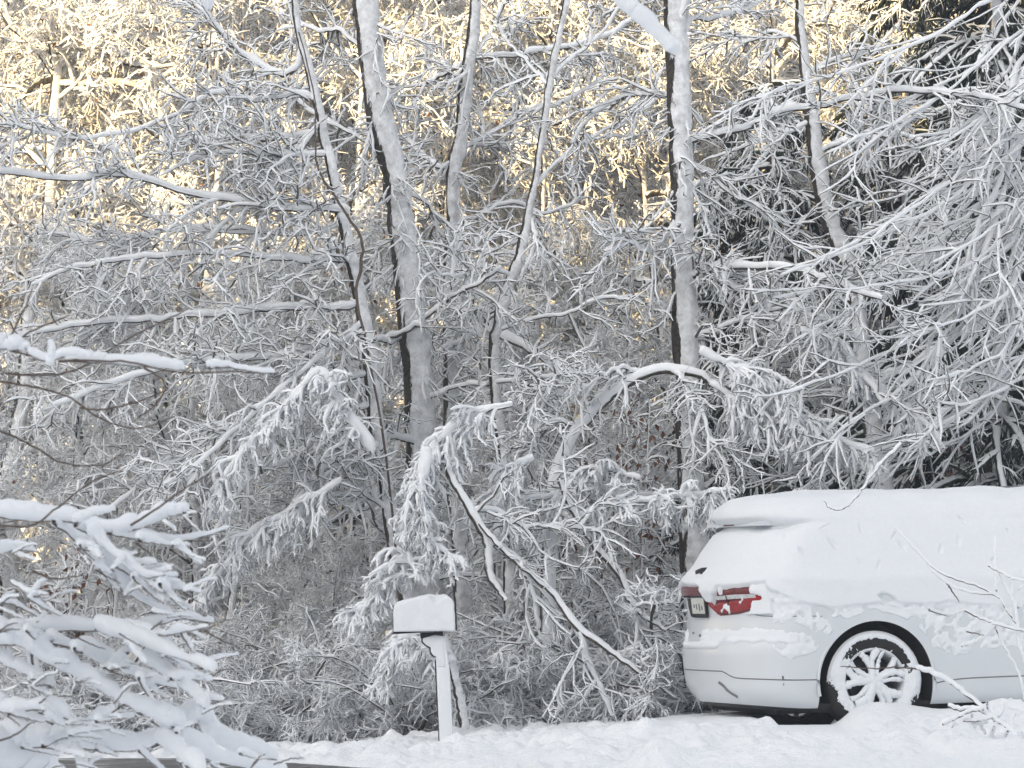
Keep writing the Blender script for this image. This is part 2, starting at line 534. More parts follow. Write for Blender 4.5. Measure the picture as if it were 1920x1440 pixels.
_seed = [1]
def near_tree(name, label, cat, trunk, Y, limbs, tw={}, trunk_mat='trunk', extra=None, limb_snow=True, sides=14, group=None):
    """trunk: [(px,py,width)], limbs: [(pts, w0, w1, dY)]"""
    _seed[0] += 1
    tp = traced(trunk, Y, Y, 40, 0.004, _seed[0])
    ws = np.interp(np.linspace(0, 1, 40), np.linspace(0, 1, len(trunk)), [p[2] for p in trunk])
    rt = px_r(ws, Y)
    base = tp[-1].copy()
    root = empty(name, base)
    tag(root, label, cat, group)
    T = Tubes().add((tp - base)[None], (rt * (1 + 0.06 * np.random.default_rng(_seed[0]).normal(size=40)))[None], sides)
    obj('trunk', T.mesh('trunk', M[trunk_mat]), root)
    paths, rads = [], []
    for i, lb in enumerate(limbs):
        pts, w0, w1 = lb[0], lb[1], lb[2]
        dY = lb[3] if len(lb) > 3 else rnd.uniform(-1.2, 1.0)
        n = max(8, len(pts) * 4)
        P = traced(pts, Y, Y + dY, n, 0.006, _seed[0] * 31 + i)
        full = px_r(np.linspace(w0, w1, n), Y)
        rb = full * 0.55
        rb[-1] *= 0.4
        lo = obj('branch', Tubes().add((P - base)[None], rb[None], 7).mesh('branch', M['limb']), root)
        if limb_snow:
            Q, rs = snow_on(P - base, full * 0.66, i + _seed[0] * 7)
            obj('snow_roll', Tubes().add(Q[None], rs[None], 8).mesh('snow_roll', M['snow']), lo)
        paths.append(P - base); rads.append(full)
    if extra: paths += [tp[int(q * 39):int(q * 39) + 8] - base for q in extra]; rads += [rt[:8]] * len(extra)
    kw = dict(dens2=9, dens3=7, dens4=3, seed=_seed[0]); kw.update(tw)
    if kw['dens2']:
        t_ = obj('twigs', twig_mesh(paths, rads, 'twigs', M['twig'], **kw), root)
        t_['kind'] = 'stuff'
    return root

# slender tree left of the big trunk, its long limbs reaching to the left edge
near_tree('bare_tree', 'slender pale tree left of the thick dark-sided trunk, long white limbs reaching left', 'tree',
 [(548, -40, 14), (560, 60, 15), (575, 110, 17), (600, 220, 19), (625, 330, 21), (650, 440, 24), (672, 540, 26), (690, 640, 28), (702, 760, 30), (715, 860, 30), (735, 980, 32), (750, 1060, 32), (780, 1200, 34), (790, 1400, 36)], 34.0,
 [([(612, 290), (560, 293), (480, 288), (381, 292), (300, 330)], 15, 8, -0.6),
  ([(655, 400), (622, 393), (540, 392), (478, 383), (350, 362), (249, 331), (187, 329), (128, 336), (0, 323), (-60, 315)], 20, 13, -1.2),
  ([(664, 492), (646, 488), (552, 488), (467, 480), (381, 476), (272, 484), (194, 492), (128, 507), (58, 535)], 17, 10, -0.8),
  ([(590, 250), (520, 262), (428, 259), (389, 264), (311, 264)], 17, 15, 0.8),
  ([(680, 572), (620, 580), (560, 578), (480, 583), (430, 588), (355, 592), (280, 602), (180, 604), (60, 625), (-60, 640)], 20, 12, -1.0),
  ([(690, 628), (600, 650), (540, 668), (470, 672), (340, 682), (200, 722), (80, 770)], 22, 10, -1.4),
  ([(684, 600), (640, 640), (560, 700), (470, 780), (380, 860), (290, 920)], 17, 9, -1.8),
  ([(600, 200), (560, 175), (480, 190), (400, 175), (300, 230), (150, 260), (20, 235)], 13, 8, -0.5),
  ([(570, 90), (540, 140), (470, 112), (420, 70), (375, 15), (360, -30)], 20, 16, 0.6),
  ([(700, 760), (640, 780), (560, 850), (470, 900), (400, 1000)], 14, 8, -0.9),
  ([(715, 830), (662, 866), (626, 874), (596, 892), (540, 960)], 16, 8, -0.8),
  ([(699, 700), (620, 720), (520, 760), (420, 830), (300, 880), (200, 960)], 15, 8, -0.6),
  ([(735, 960), (680, 930), (600, 935), (540, 970), (470, 1040)], 14, 7, -0.5),
  ([(600, 230), (520, 330), (420, 420), (330, 520), (260, 570)], 12, 7, -0.4),
  ([(640, 420), (560, 440), (450, 430), (330, 430), (210, 450), (90, 440)], 12, 8, 0.4)],
 tw=dict(dens2=10, dens3=6, dens4=2, L2=(0.3, 0.85), droop=0.06, ang=(0.3, 1.1)))

near_tree('vine', 'thin dark bare vine hanging beside the slender pale trunk', 'vine',
 [(560, 60, 3), (590, 180, 3), (592, 300, 4), (625, 365, 5), (652, 405, 6), (680, 455, 6), (676, 500, 7), (668, 560, 6), (690, 660, 5), (716, 800, 5), (740, 1000, 5), (760, 1380, 5)], 33.7, [], tw=dict(dens2=0), trunk_mat='bare', sides=6)

# thick dark-sided trunk
near_tree('bare_tree', 'thickest trunk left of centre, black moss-tinged left side, rest plastered white with snow', 'tree',
 [(682, -30, 46), (688, 40, 47), (700, 139, 48), (711, 220, 50), (741, 330, 50), (755, 440, 52), (764, 520, 55), (781, 680, 58), (788, 800, 60), (792, 950, 62), (797, 1150, 68), (802, 1400, 74)], 35.0,
 [([(764, 622), (735, 640), (700, 640), (640, 690), (590, 760), (560, 840)], 17, 8, -1.0),
  ([(706, 637), (764, 622), (808, 589), (844, 557), (899, 531), (940, 500)], 15, 9, -1.2),
  ([(735, 300), (690, 270), (640, 240), (560, 190), (500, 120)], 12, 7, 0.9),
  ([(742, 360), (800, 380), (830, 440), (900, 470), (980, 450)], 10, 7, 0.8),
  ([(785, 760), (840, 730), (905, 720), (985, 712), (1060, 700)], 12, 7, -0.8),
  ([(792, 840), (740, 820), (660, 822), (600, 830)], 17, 10, -1.1),
  ([(795, 1000), (740, 1010), (680, 960), (610, 930)], 13, 8, -0.8),
  ([(712, 120), (640, 60), (600, 60), (540, 30)], 12, 8, 1.0),
  ([(795, 1100), (850, 1080), (930, 1090), (1010, 1180)], 13, 8, -0.6)],
 tw=dict(dens2=8, dens3=6, dens4=2), sides=22, extra=[0.05, 0.2, 0.35, 0.5, 0.65])

# second trunk
near_tree('bare_tree', 'crooked slim trunk right of the thickest one, forking halfway, white with a thin black edge', 'tree',
 [(892, -30, 22), (890, 30, 22), (880, 110, 26), (872, 180, 27), (864, 260, 27), (852, 310, 32), (850, 380, 27), (845, 480, 27), (845, 600, 29), (845, 720, 31), (850, 850, 33), (862, 1000, 36), (870, 1150, 38), (876, 1400, 42)], 36.5,
 [([(884, 112), (900, 108), (945, 105), (1000, 98), (1070, 85), (1150, 60), (1200, 20)], 15, 10, 0.6),
  ([(876, 118), (830, 140), (790, 160), (740, 165)], 13, 7, 0.5),
  ([(850, 318), (820, 312), (790, 290), (760, 262), (700, 250)], 17, 8, 0.8),
  ([(866, 280), (900, 262), (930, 245), (980, 212), (1060, 190), (1150, 130)], 13, 9, 1.0),
  ([(850, 560), (895, 593), (917, 615), (946, 633), (997, 659), (1041, 688), (1081, 713)], 22, 22, -1.6),
  ([(905, 610), (870, 640), (830, 655), (800, 700)], 13, 8, -0.5),
  ([(852, 420), (905, 400), (960, 380), (1020, 400), (1100, 370)], 11, 7, 0.6),
  ([(946, 633), (972, 731), (986, 761), (997, 808), (1012, 852), (1020, 920)], 15, 11, -1.2),
  ([(848, 660), (905, 680), (960, 760), (1030, 800)], 11, 7, -0.5)],
 tw=dict(dens2=7, dens3=6, dens4=2), extra=[0.1, 0.3, 0.5])

near_tree('bare_tree', 'thin crooked stem between the slim forked trunk and the tall black-edged trunk', 'tree',
 [(1067, -20, 12), (1045, 80, 13), (1032, 150, 14), (1020, 230, 14), (1005, 330, 14), (990, 400, 15), (975, 480, 20), (950, 545, 23), (935, 605, 23), (925, 650, 20), (930, 760, 20), (950, 900, 22), (955, 1100, 24), (960, 1400, 26)], 34.6,
 [([(1030, 150), (1070, 110), (1120, 70), (1165, 10)], 11, 7, 0.3),
  ([(1028, 160), (990, 120), (950, 75), (930, 40)], 10, 6, 0.4),
  ([(990, 400), (1003, 440), (995, 480), (970, 530)], 8, 8, -0.1),
  ([(1000, 350), (1050, 300), (1110, 260), (1180, 220), (1240, 180)], 10, 7, 0.5),
  ([(935, 620), (990, 600), (1060, 590), (1120, 560), (1180, 560)], 10, 7, -0.5),
  ([(960, 520), (900, 500), (850, 520), (800, 500)], 9, 6, -0.6)],
 tw=dict(dens2=6, dens3=5, dens4=2))

# tall straight trunk
near_tree('bare_tree', 'tall straight trunk behind the rear of the parked car, black left edge', 'tree',
 [(1262, -30, 44), (1266, 40, 44), (1270, 120, 44), (1274, 220, 46), (1278, 330, 46), (1280, 450, 48), (1284, 600, 50), (1290, 760, 50), (1296, 900, 52), (1302, 1100, 54), (1308, 1400, 58)], 34.0,
 [([(1283, 262), (1294, 264), (1350, 251), (1410, 236), (1462, 210), (1519, 202), (1612, 184), (1669, 171), (1762, 174), (1856, 186), (1940, 210)], 20, 11, -0.8),
  ([(1284, 480), (1324, 501), (1369, 535), (1425, 561), (1470, 602), (1507, 632), (1552, 670), (1612, 700), (1660, 760)], 20, 12, -1.0),
  ([(1290, 525), (1301, 517), (1327, 507), (1380, 501), (1485, 505), (1530, 516), (1575, 535), (1654, 561)], 20, 14, -1.6),
  ([(1275, 90), (1292, 40), (1330, 35), (1400, 15), (1470, -30)], 15, 10, 0.6),
  ([(1268, 60), (1278, 20), (1300, -30)], 22, 20, -0.1),
  ([(1280, 300), (1340, 330), (1400, 380), (1450, 420), (1500, 470)], 12, 8, 0.7),
  ([(1278, 400), (1220, 470), (1180, 455), (1130, 480)], 10, 7, -0.5),
  ([(1290, 640), (1340, 620), (1420, 590), (1500, 570)], 12, 8, -0.6),
  ([(1284, 180), (1230, 178), (1170, 182), (1110, 215), (1070, 270)], 12, 8, 0.5),
  ([(1290, 700), (1360, 720), (1430, 760), (1500, 830), (1540, 880)], 14, 8, -0.8),
  ([(1294, 860), (1360, 850), (1420, 830), (1500, 850)], 13, 9, -0.8),
  ([(1300, 940), (1180, 930), (1089, 925), (997, 936), (943, 954)], 19, 11, -1.4)],
 tw=dict(dens2=8, dens3=6, dens4=2, droop=0.06, ang=(0.3, 1.1)), sides=20, extra=[0.2, 0.4, 0.55])

# curved trunk on the right
near_tree('bare_tree', 'leaning curved trunk left of the dark evergreens, snow on its right side', 'tree',
 [(1496, -20, 18), (1502, 60, 20), (1512, 150, 24), (1522, 220, 27), (1532, 300, 31), (1545, 380, 33), (1562, 430, 35), (1588, 490, 38), (1604, 560, 38), (1612, 640, 38), (1625, 740, 40), (1648, 860, 42), (1660, 1000, 44), (1665, 1350, 46)], 37.0,
 [([(1535, 285), (1560, 275), (1612, 262), (1700, 255), (1790, 290)], 13, 9, -0.8),
  ([(1512, 140), (1570, 110), (1640, 90), (1700, 30)], 12, 8, 0.6),
  ([(1505, 80), (1450, 60), (1400, 80), (1340, 60)], 10, 7, 0.7),
  ([(1595, 470), (1612, 445), (1625, 435)], 16, 12, 0.0),
  ([(1600, 540), (1660, 500), (1740, 490), (1800, 440)], 13, 8, -0.6),
  ([(1610, 640), (1560, 600), (1500, 600), (1430, 640)], 12, 8, -0.6),
  ([(1620, 720), (1680, 700), (1760, 720), (1830, 735), (1920, 760)], 15, 11, -0.5),
  ([(1520, 230), (1460, 260), (1400, 330), (1350, 350)], 11, 7, -0.5)],
 tw=dict(dens2=7, dens3=6, dens4=2))

# the tree outside the right edge whose limbs sweep down to the left
gE = random.Random(21)
swl = [([(1960, 60), (1905, 131), (1890, 232), (1875, 337), (1837, 412), (1815, 487), (1815, 535), (1755, 610)], 13, 6, -1.0),
       ([(1985, 520), (1920, 569), (1852, 587), (1785, 640), (1700, 690), (1620, 730)], 15, 7, -1.0),
       ([(1960, 150), (1900, 300), (1850, 460), (1790, 600), (1700, 720), (1600, 790), (1520, 860)], 12, 6, -1.6)]
for q in range(34):
    x0 = 1950 + gE.uniform(0, 40); y0 = -60 + q * 22 + gE.uniform(-30, 30)
    x1 = 1440 + gE.uniform(0, 320); y1 = y0 + gE.uniform(140, 380)
    if y1 > 880: y1 = 880
    mx, my = (x0 + x1) / 2 + gE.uniform(20, 70), (y0 + y1) / 2 + gE.uniform(20, 70) - 20
    swl.append(([(x0, y0), ((x0 + mx) / 2 - 5, (y0 + my) / 2 - 8), (mx, my), ((x1 + mx) / 2, (y1 + my) / 2 + 10), (x1, y1)], gE.uniform(6.5, 10), 5, gE.uniform(-2.2, 1.2)))
near_tree('bare_tree', 'tree at the right edge, many thin white limbs sweeping down over the car', 'tree',
 [(1985, -60, 50), (1990, 300, 56), (1995, 700, 60), (2000, 1100, 66), (2005, 1330, 70)], 34.2, swl,
 tw=dict(dens2=2.6, dens3=4, dens4=1, droop=0.035, ang=(0.15, 0.55), L2=(0.5, 1.2), L3=(0.2, 0.6), r2=(0.013, 0.009), r3=(0.010, 0.007), jit=0.5))

# arched and broken saplings
near_tree('sapling', 'arched sapling bent over by snow, brown underside showing, left of the tall black-edged trunk', 'tree',
 [(1330, 716, 14), (1310, 700, 18), (1253, 691, 22), (1202, 702, 24), (1158, 728, 25), (1125, 757, 25), (1085, 801, 25), (1059, 848, 26), (1040, 900, 27), (1030, 1000, 28), (1025, 1380, 30)], 33.2,
 [([(1202, 702), (1160, 690), (1110, 720), (1060, 740), (1000, 730)], 11, 7, -0.4),
  ([(1253, 691), (1290, 720), (1320, 780), (1330, 850)], 12, 7, -0.4),
  ([(1085, 801), (1040, 790), (1000, 830), (985, 900)], 11, 7, 0.3)],
 tw=dict(dens2=13, dens3=6, dens4=3), trunk_mat='limb', sides=10)
near_tree('fallen_branch', 'broken white limb slanting down to the right between the mailbox and the car', 'branch',
 [(1266, 1308, 5), (1184, 1248, 11), (1126, 1206, 14), (1080, 1171, 17), (1038, 1113, 14), (984, 1067, 12), (934, 1021, 11), (900, 980, 10)], 31.9,
 [([(1088, 1179), (1099, 1233), (1130, 1298), (1150, 1345)], 16, 11, 0.1),
  ([(984, 1067), (1000, 1120), (1010, 1180)], 12, 8, 0.3)],
 tw=dict(dens2=6, dens3=5, dens4=1), trunk_mat='limb', sides=9)
near_tree('fallen_branch', 'thin bent white limb leaning down just left of the parked car', 'branch',
 [(1250, 1182, 8), (1192, 1140, 12), (1161, 1075, 14), (1111, 1017, 15), (1076, 959, 15), (1050, 900, 13)], 32.3,
 [([(1192, 1140), (1200, 1200), (1235, 1260)], 10, 7, 0.2)],
 tw=dict(dens2=8, dens3=5, dens4=2), trunk_mat='limb', sides=9)
near_tree('fallen_branch', 'white tasselled branch hanging to the right above the mailbox', 'branch',
 [(948, 1125, 10), (918, 1075, 16), (914, 1017, 18), (884, 959, 18), (850, 900, 15), (835, 850, 12)], 32.0,
 [([(914, 1017), (950, 1030), (985, 1060)], 12, 8, 0.2), ([(884, 959), (930, 960), (990, 990), (1060, 985), (1130, 1000)], 13, 8, 0.2)],
 tw=dict(dens2=14, dens3=6, dens4=3), trunk_mat='limb', sides=9)

# brown leaves that never fell, on low saplings between mailbox and car and at the far left
def leafy_sapling(px, py, Y, n_, seed, label, spread=(0.55, 0.5)):
    g_ = np.random.default_rng(seed)
    c_ = at(px, py, Y)
    zb = float(ground_h(np.array([c_[0]]), np.array([Y]))[0])
    root = empty('leafy_sapling', (c_[0], Y, zb)); tag(root, label, 'sapling', None)
    h_ = c_[2] - zb
    K = 8
    P = np.zeros((5, K, 3))
    for i in range(5):
        e_ = g_.normal(0, 1, 2) * spread[0] * 0.5
        P[i] = resample([(0, 0, -0.1), (e_[0] * 0.3, e_[1] * 0.3, h_ * 0.5), (e_[0], e_[1], h_ + g_.uniform(-0.2, 0.5))], K)
    rr = np.linspace(0.018, 0.008, K)[None] * np.ones((5, 1))
    obj('stems', Tubes().add(P, rr, 6).mesh('stems', M['limb']), root)['kind'] = 'stuff'
    b2, q2 = grow(P, rr, 16, (0.2, 0.6), (0.5, 1.3), 0.08, 5, 0.010, 0.007, 0.3, 0.4, g=g_)
    b3, q3 = grow(b2, q2, 5, (0.08, 0.25), (0.5, 1.3), 0.15, 4, 0.009, 0.006, 0.4, 0.1, g=g_)
    obj('twigs', Tubes().add(b2, q2, 4).add(b3, q3, 3).mesh('twigs', M['twig']), root)['kind'] = 'stuff'
    s_ = b3.reshape(-1, 3)[g_.integers(0, b3.shape[0] * 4, n_)]
    a = norm(g_.normal(size=(n_, 3)) * 0.6 + np.array([0, 0, -1.3])) * g_.uniform(0.05, 0.10, (n_, 1))
    bb = norm(np.cross(a, g_.normal(size=(n_, 3)))) * 0.020
    cc = norm(np.cross(a, bb)) * 0.010
    LV = np.stack([s_, s_ + a * 0.4 + bb + cc, s_ + a, s_ + a * 0.5 - bb + cc], 1).reshape(-1, 3)
    obj('brown_leaves', mesh_np('brown_leaves', LV, np.arange(n_ * 4).reshape(-1, 4), M['leaf']), root)['kind'] = 'stuff'
leafy_sapling(1195, 800, 34.6, 170, 71, 'young tree with curled brown leaves just left of the tall black-edged trunk')
leafy_sapling(1080, 880, 35.2, 120, 72, 'young tree with sparse brown leaves under the arched sapling')
leafy_sapling(1020, 1150, 34.2, 70, 73, 'low sapling with a few brown leaves behind the broken white limb')
leafy_sapling(120, 1130, 34.0, 160, 74, 'low sapling with dark reddish leaves behind the near shrub at the far left')
leafy_sapling(1790, 800, 37.6, 200, 75, 'brown-leaved young tree glimpsed over the car roof between the evergreens')

# boughs heavy with fresh snow: drooping fingers
def laden(label, spine, Y, seed, w0=16, w1=10, d2=22, d3=6, L2=(0.15, 0.42), r2=(0.018, 0.012), r3=(0.013, 0.008), name='drooping_bough', cat='branch', stem=None, group=None, Yend=None, droop=0.30, ang=(0.5, 1.2), L3=(0.07, 0.2)):
    P = traced(spine, Y, Y if Yend is None else Yend, 20, 0.006, seed)
    base = P[-1].copy() if stem is None else P[0].copy()
    root = empty(name, base); tag(root, label, cat, group)
    full = px_r(np.linspace(w0, w1, 20), Y)
    bo = obj('branch', Tubes().add((P - base)[None], (full * 0.5)[None], 7).mesh('branch', M['limb']), root)
    Q, rs = snow_on(P - base, full * 0.8, seed, 0.45)
    obj('snow_roll', Tubes().add(Q[None], rs[None], 8).mesh('snow_roll', M['snow']), bo)
    tm = twig_mesh([P - base], [full], 'snowy_twigs', M['twig_white'], dens2=d2 * 1.15, dens3=d3, dens4=2, L2=L2, L3=L3, droop=droop, r2=r2, r3=r3, seed=seed, ang=ang, up=0.0, L4=(0.04, 0.1))
    t_ = obj('snowy_twigs', tm, root); t_['kind'] = 'stuff'
    return root
M['twig_white'] = coated_mat('heavily_snowed_twig', (0.05, 0.042, 0.035), (0.13, 0.11, 0.09), (0.3, -0.5, 0.8), -0.75, -0.5, 6.0, 0.6, 60)

laden('heavy white bough drooping in fringes left of the thickest trunk', [(700, 850), (640, 760), (600, 700), (560, 730), (520, 780), (450, 850), (400, 930)], 32.6, 61, 20, 12, 26)
laden('upright white hemlock-like bough with fringed tip above the mailbox, under the thickest trunk', [(960, 760), (900, 775), (850, 800), (810, 840), (790, 880), (780, 930), (760, 1000)], 32.0, 62, 14, 26, 34, 7)
laden('fringed white bough fanning downwards straight over the mailbox', [(800, 840), (790, 900), (785, 960), (800, 1010), (840, 1040)], 31.8, 63, 22, 14, 40, 8)
laden('white snow tuft hanging behind the left side of the mailbox post', [(850, 1270), (800, 1225), (765, 1195), (735, 1215), (715, 1265)], 31.7, 64, 18, 14, 44, 8, L2=(0.1, 0.3))
laden('white fringed bough left of the mailbox, at the height of its box', [(800, 1100), (760, 1040), (730, 1080), (700, 1120), (670, 1150)], 31.9, 65, 14, 12, 34, 6)
laden('cluster of white drooping tufts right of the tall black-edged trunk', [(1310, 660), (1380, 690), (1430, 700), (1480, 760), (1500, 830)], 32.8, 66, 15, 12, 30, 7, L2=(0.2, 0.5))
laden('white drooping fans just above the roof of the car', [(1330, 720), (1400, 760), (1470, 770), (1560, 820), (1640, 850)], 32.9, 67, 14, 11, 30, 7, L2=(0.2, 0.5))
laden('white fringes above the car near the base of the curved trunk', [(1500, 620), (1560, 640), (1600, 680), (1660, 740), (1740, 800)], 33.2, 68, 13, 10, 22, 6, L2=(0.2, 0.5))
laden('low white bough reaching right towards the snowy rear of the car', [(1060, 985), (1140, 950), (1220, 940), (1290, 930), (1350, 925)], 32.4, 69, 15, 10, 30, 6, L2=(0.12, 0.4))
laden('pale bough with tassels in the lower left wood behind the foreground shrub', [(640, 900), (540, 960), (470, 1000), (420, 1060), (380, 1120)], 33.0, 70, 12, 9, 24, 6)
laden('small white tassel bough right of the mailbox', [(1000, 860), (960, 880), (930, 930), (950, 1000)], 32.5, 71, 12, 9, 28, 6)
laden('white tassels under the bent saplings, between mailbox and car', [(1200, 900), (1130, 880), (1070, 900), (1040, 960)], 32.9, 72, 12, 9, 26, 6)

# ------------------------------------------------------------------ filler trees close behind and undergrowth
g = random.Random(9)
cols = [(-4.9, 37.2), (-3.7, 38.6), (-2.6, 37.5), (-1.6, 39.2), (-0.7, 38.0), (0.2, 39.4), (1.0, 38.2), (2.9, 39.0), (3.9, 38.4), (5.0, 39.5), (-4.2, 41.0), (-2.2, 41.5), (-0.2, 41.2), (4.6, 41.4), (-5.6, 39.6), (2.0, 41.5)]
for k, (x, y) in enumerate(cols):
    place_tree(k % 4, x, y, g.uniform(0, 6.28), g.uniform(0.34, 0.5), 'small snow-covered tree in the shaded thicket close behind the big trunks', 'small trees of the shaded thicket')

for k, (x, y) in enumerate([(2.5, 40.8), (3.6, 41.2)]):
    place_tree(k % 4, x, y, g.uniform(0, 6.28), 0.70, 'mid-height frosted tree in the shaded thicket behind the leaning curved trunk', 'mid-height trees round the curved trunk', leaves=False)

def proto_bush(seed, n0=26, H=(0.9, 1.9), mat='twig', r0=0.018, dens=(9, 6)):
    g_ = np.random.default_rng(seed)
    K = 8
    P = np.zeros((n0, K, 3)); P[:, 0, :2] = g_.normal(0, 0.22, (n0, 2)); P[:, 0, 2] = -0.1
    d = norm(np.stack([g_.normal(0, 0.5, n0), g_.normal(0, 0.5, n0), np.ones(n0)], 1))
    st = g_.uniform(*H, n0)[:, None] / (K - 1)
    for k in range(1, K):
        d = norm(d + g_.normal(0, 0.15, (n0, 3)) + d * np.array([0.35, 0.35, 0]) + np.array([0, 0, -0.13]))
        P[:, k] = P[:, k - 1] + d * st
    rr = np.linspace(r0, r0 * 0.5, K)[None] * g_.uniform(0.7, 1.3, (n0, K))
    st_ = Tubes().add(P, rr, 5).mesh('stems', M['limb'])
    b2, q2 = grow(P, rr, dens[0], (0.2, 0.6), (0.4, 1.2), 0.12, 5, 0.011, 0.008, 0.28, 0.15, g=g_)
    b3, q3 = grow(b2, q2, dens[1], (0.1, 0.3), (0.4, 1.4), 0.12, 4, 0.009, 0.0065, 0.42, 0.1, g=g_)
    b4, q4 = grow(b3, q3, 3, (0.05, 0.16), (0.4, 1.4), 0.12, 3, 0.008, 0.006, 0.42, 0.1, g=g_)
    return st_, Tubes().add(b2, q2, 4).add(b3, q3, 3).add(b4, q4, 3).mesh('twigs', M['bush_twig'])
bushes = [proto_bush(31), proto_bush(32, 22, (1.2, 2.4)), proto_bush(33, 30, (0.6, 1.2))]
def place_bush(k, x, y, rz, s_, label, group):
    z = float(ground_h(np.array([x]), np.array([y]))[0])
    t = empty('bush', (x, y, z)); t.rotation_euler = (0, 0, rz); t.scale = (s_, s_, s_)
    tag(t, label, 'bush', group)
    a_ = obj('stems', bushes[k][0], t); a_['kind'] = 'stuff'
    b_ = obj('twigs', bushes[k][1], t); b_['kind'] = 'stuff'
for k in range(34):
    x = -4.4 + 9.6 * ((k % 17) + 0.5) / 17 + g.uniform(-0.2, 0.2)
    y = 33.6 + (k // 17) * 1.7 + g.uniform(-0.5, 0.7)
    place_bush(k % 3, x, y, g.uniform(0, 6.28), g.uniform(0.8, 1.15), 'tangled snow-covered bush at the edge of the wood along the snowbank', 'bushes along the edge of the wood')

# ------------------------------------------------------------------ evergreens on the right
def proto_conifer(seed, H=9.0):
    g_ = np.random.default_rng(seed)
    K = 10
    tp = np.zeros((1, K, 3)); tp[0, :, 2] = np.linspace(-0.3, H, K)
    trunk = Tubes().add(tp, np.linspace(0.15, 0.03, K)[None], 8).mesh('conifer_trunk', M['trunk'])
    nb = 150
    t = g_.uniform(0.06, 0.98, nb)
    a = g_.uniform(0, 2 * math.pi, nb)
    ln = (1.9 * (1 - t) ** 0.7 + 0.3) * g_.uniform(0.7, 1.15, nb)
    P = np.zeros((nb, 8, 3)); P[:, 0, 2] = t * H
    d = np.stack([np.cos(a), np.sin(a), np.full(nb, 0.12)], 1)
    for k in range(1, 8):
        d = norm(d + np.array([0, 0, -0.14]) + g_.normal(0, 0.06, (nb, 3)))
        P[:, k] = P[:, k - 1] + d * (ln / 7)[:, None]
    rr = np.linspace(0.045, 0.03, 8)[None] * g_.uniform(0.8, 1.2, (nb, 8))
    s2, q2 = grow(P, rr, 12, (0.25, 0.6), (0.5, 1.0), 0.20, 5, 0.026, 0.016, 0.14, 0.1, g=g_, flat=0.6)
    s3, q3 = grow(s2, q2, 10, (0.08, 0.22), (0.4, 1.0), 0.28, 4, 0.014, 0.007, 0.15, 0.1, g=g_)
    return trunk, Tubes().add(P, rr, 5).add(s2, q2, 5).add(s3, q3, 3).mesh('conifer_boughs', M['needle'])
con = [proto_conifer(41), proto_conifer(42, 8.0)]
for k, (px, y, s_, lab) in enumerate([(1870, 37.6, 1.0, 'dark green evergreen at the right edge, snow only on the tops of its boughs'),
                                      (1450, 39.6, 0.75, 'dark evergreen half hidden behind the twigs between the tall trunk and the curved trunk'),
                                      (1700, 40.5, 0.8, 'dark evergreen standing behind the curved trunk, above the middle of the car'),
                                      (1990, 38.5, 1.1, 'tallest dark evergreen, cut off by the right edge of the picture')]):
    x = (px - 960) / F * y
    t = empty('evergreen_tree', (x, y, 0.2)); t.scale = (s_, s_, s_); t.rotation_euler = (0, 0, k * 1.7)
    tag(t, lab, 'evergreen')
    obj('trunk', con[k % 2][0], t)
    o = obj('boughs', con[k % 2][1], t); o['kind'] = 'stuff'

# ------------------------------------------------------------------ mailbox
def box_bm(T, x0, x1, y0, y1, z0, z1, n=1):
    v = np.array([(x, y, z) for x in (x0, x1) for y in (y0, y1) for z in (z0, z1)])
    f = [[0, 1, 3, 2], [4, 6, 7, 5], [0, 4, 5, 1], [2, 3, 7, 6], [0, 2, 6, 4], [1, 5, 7, 3]]
    return T.raw(v, f)

def prism(outline, y0, y1):
    """closed outline [(x,z)] extruded along y -> bmesh-made mesh data"""
    import bmesh
    bm = bmesh.new()
    a = [bm.verts.new((x, y0, z)) for x, z in outline]
    bm.faces.new(a)
    r_ = bmesh.ops.extrude_face_region(bm, geom=bm.faces[:])
    bmesh.ops.translate(bm, verts=[e for e in r_['geom'] if isinstance(e, bmesh.types.BMVert)], vec=(0, y1 - y0, 0))
    bmesh.ops.recalc_face_normals(bm, faces=bm.faces[:])
    return bm

def bm_obj(name, bm, mat, parent, bevel=0.0, smooth_shade=False):
    import bmesh
    if bevel:
        bmesh.ops.bevel(bm, geom=bm.edges[:] , offset=bevel, segments=2, affect='EDGES', profile=0.6)
    me = bpy.data.meshes.new(name); bm.to_mesh(me); bm.free()
    me.materials.append(mat)
    if smooth_shade:
        me.polygons.foreach_set('use_smooth', np.ones(len(me.polygons), dtype=bool))
    return obj(name, me, parent)

MY = 31.0
def L(px, py, Y=MY):
    p = at(px, py, Y); return p
mb0 = L(838, 1392)
mbx = empty('mailbox', mb0)
tag(mbx, 'snow-plastered mailbox on a post, a thick block of snow covering its box', 'mailbox')
def rel(px, py):
    p = L(px, py); return (p[0] - mb0[0], p[2] - mb0[2])
M['post'] = coated_mat('snowy_post_wood', (0.012, 0.012, 0.013), (0.035, 0.033, 0.03), WIND, -0.62, -0.52, 12.0, 0.25, 60)
M['black'] = plain('black_plastic', (0.012, 0.012, 0.013), 0.6, vary=0.3)
# box: dark metal mailbox mostly inside its snow
bo = [rel(737, 1189), rel(857, 1182), rel(855, 1130), rel(737, 1135)]
bm_obj('box', prism(bo, -0.12, 0.11), M['black'], mbx, 0.008)
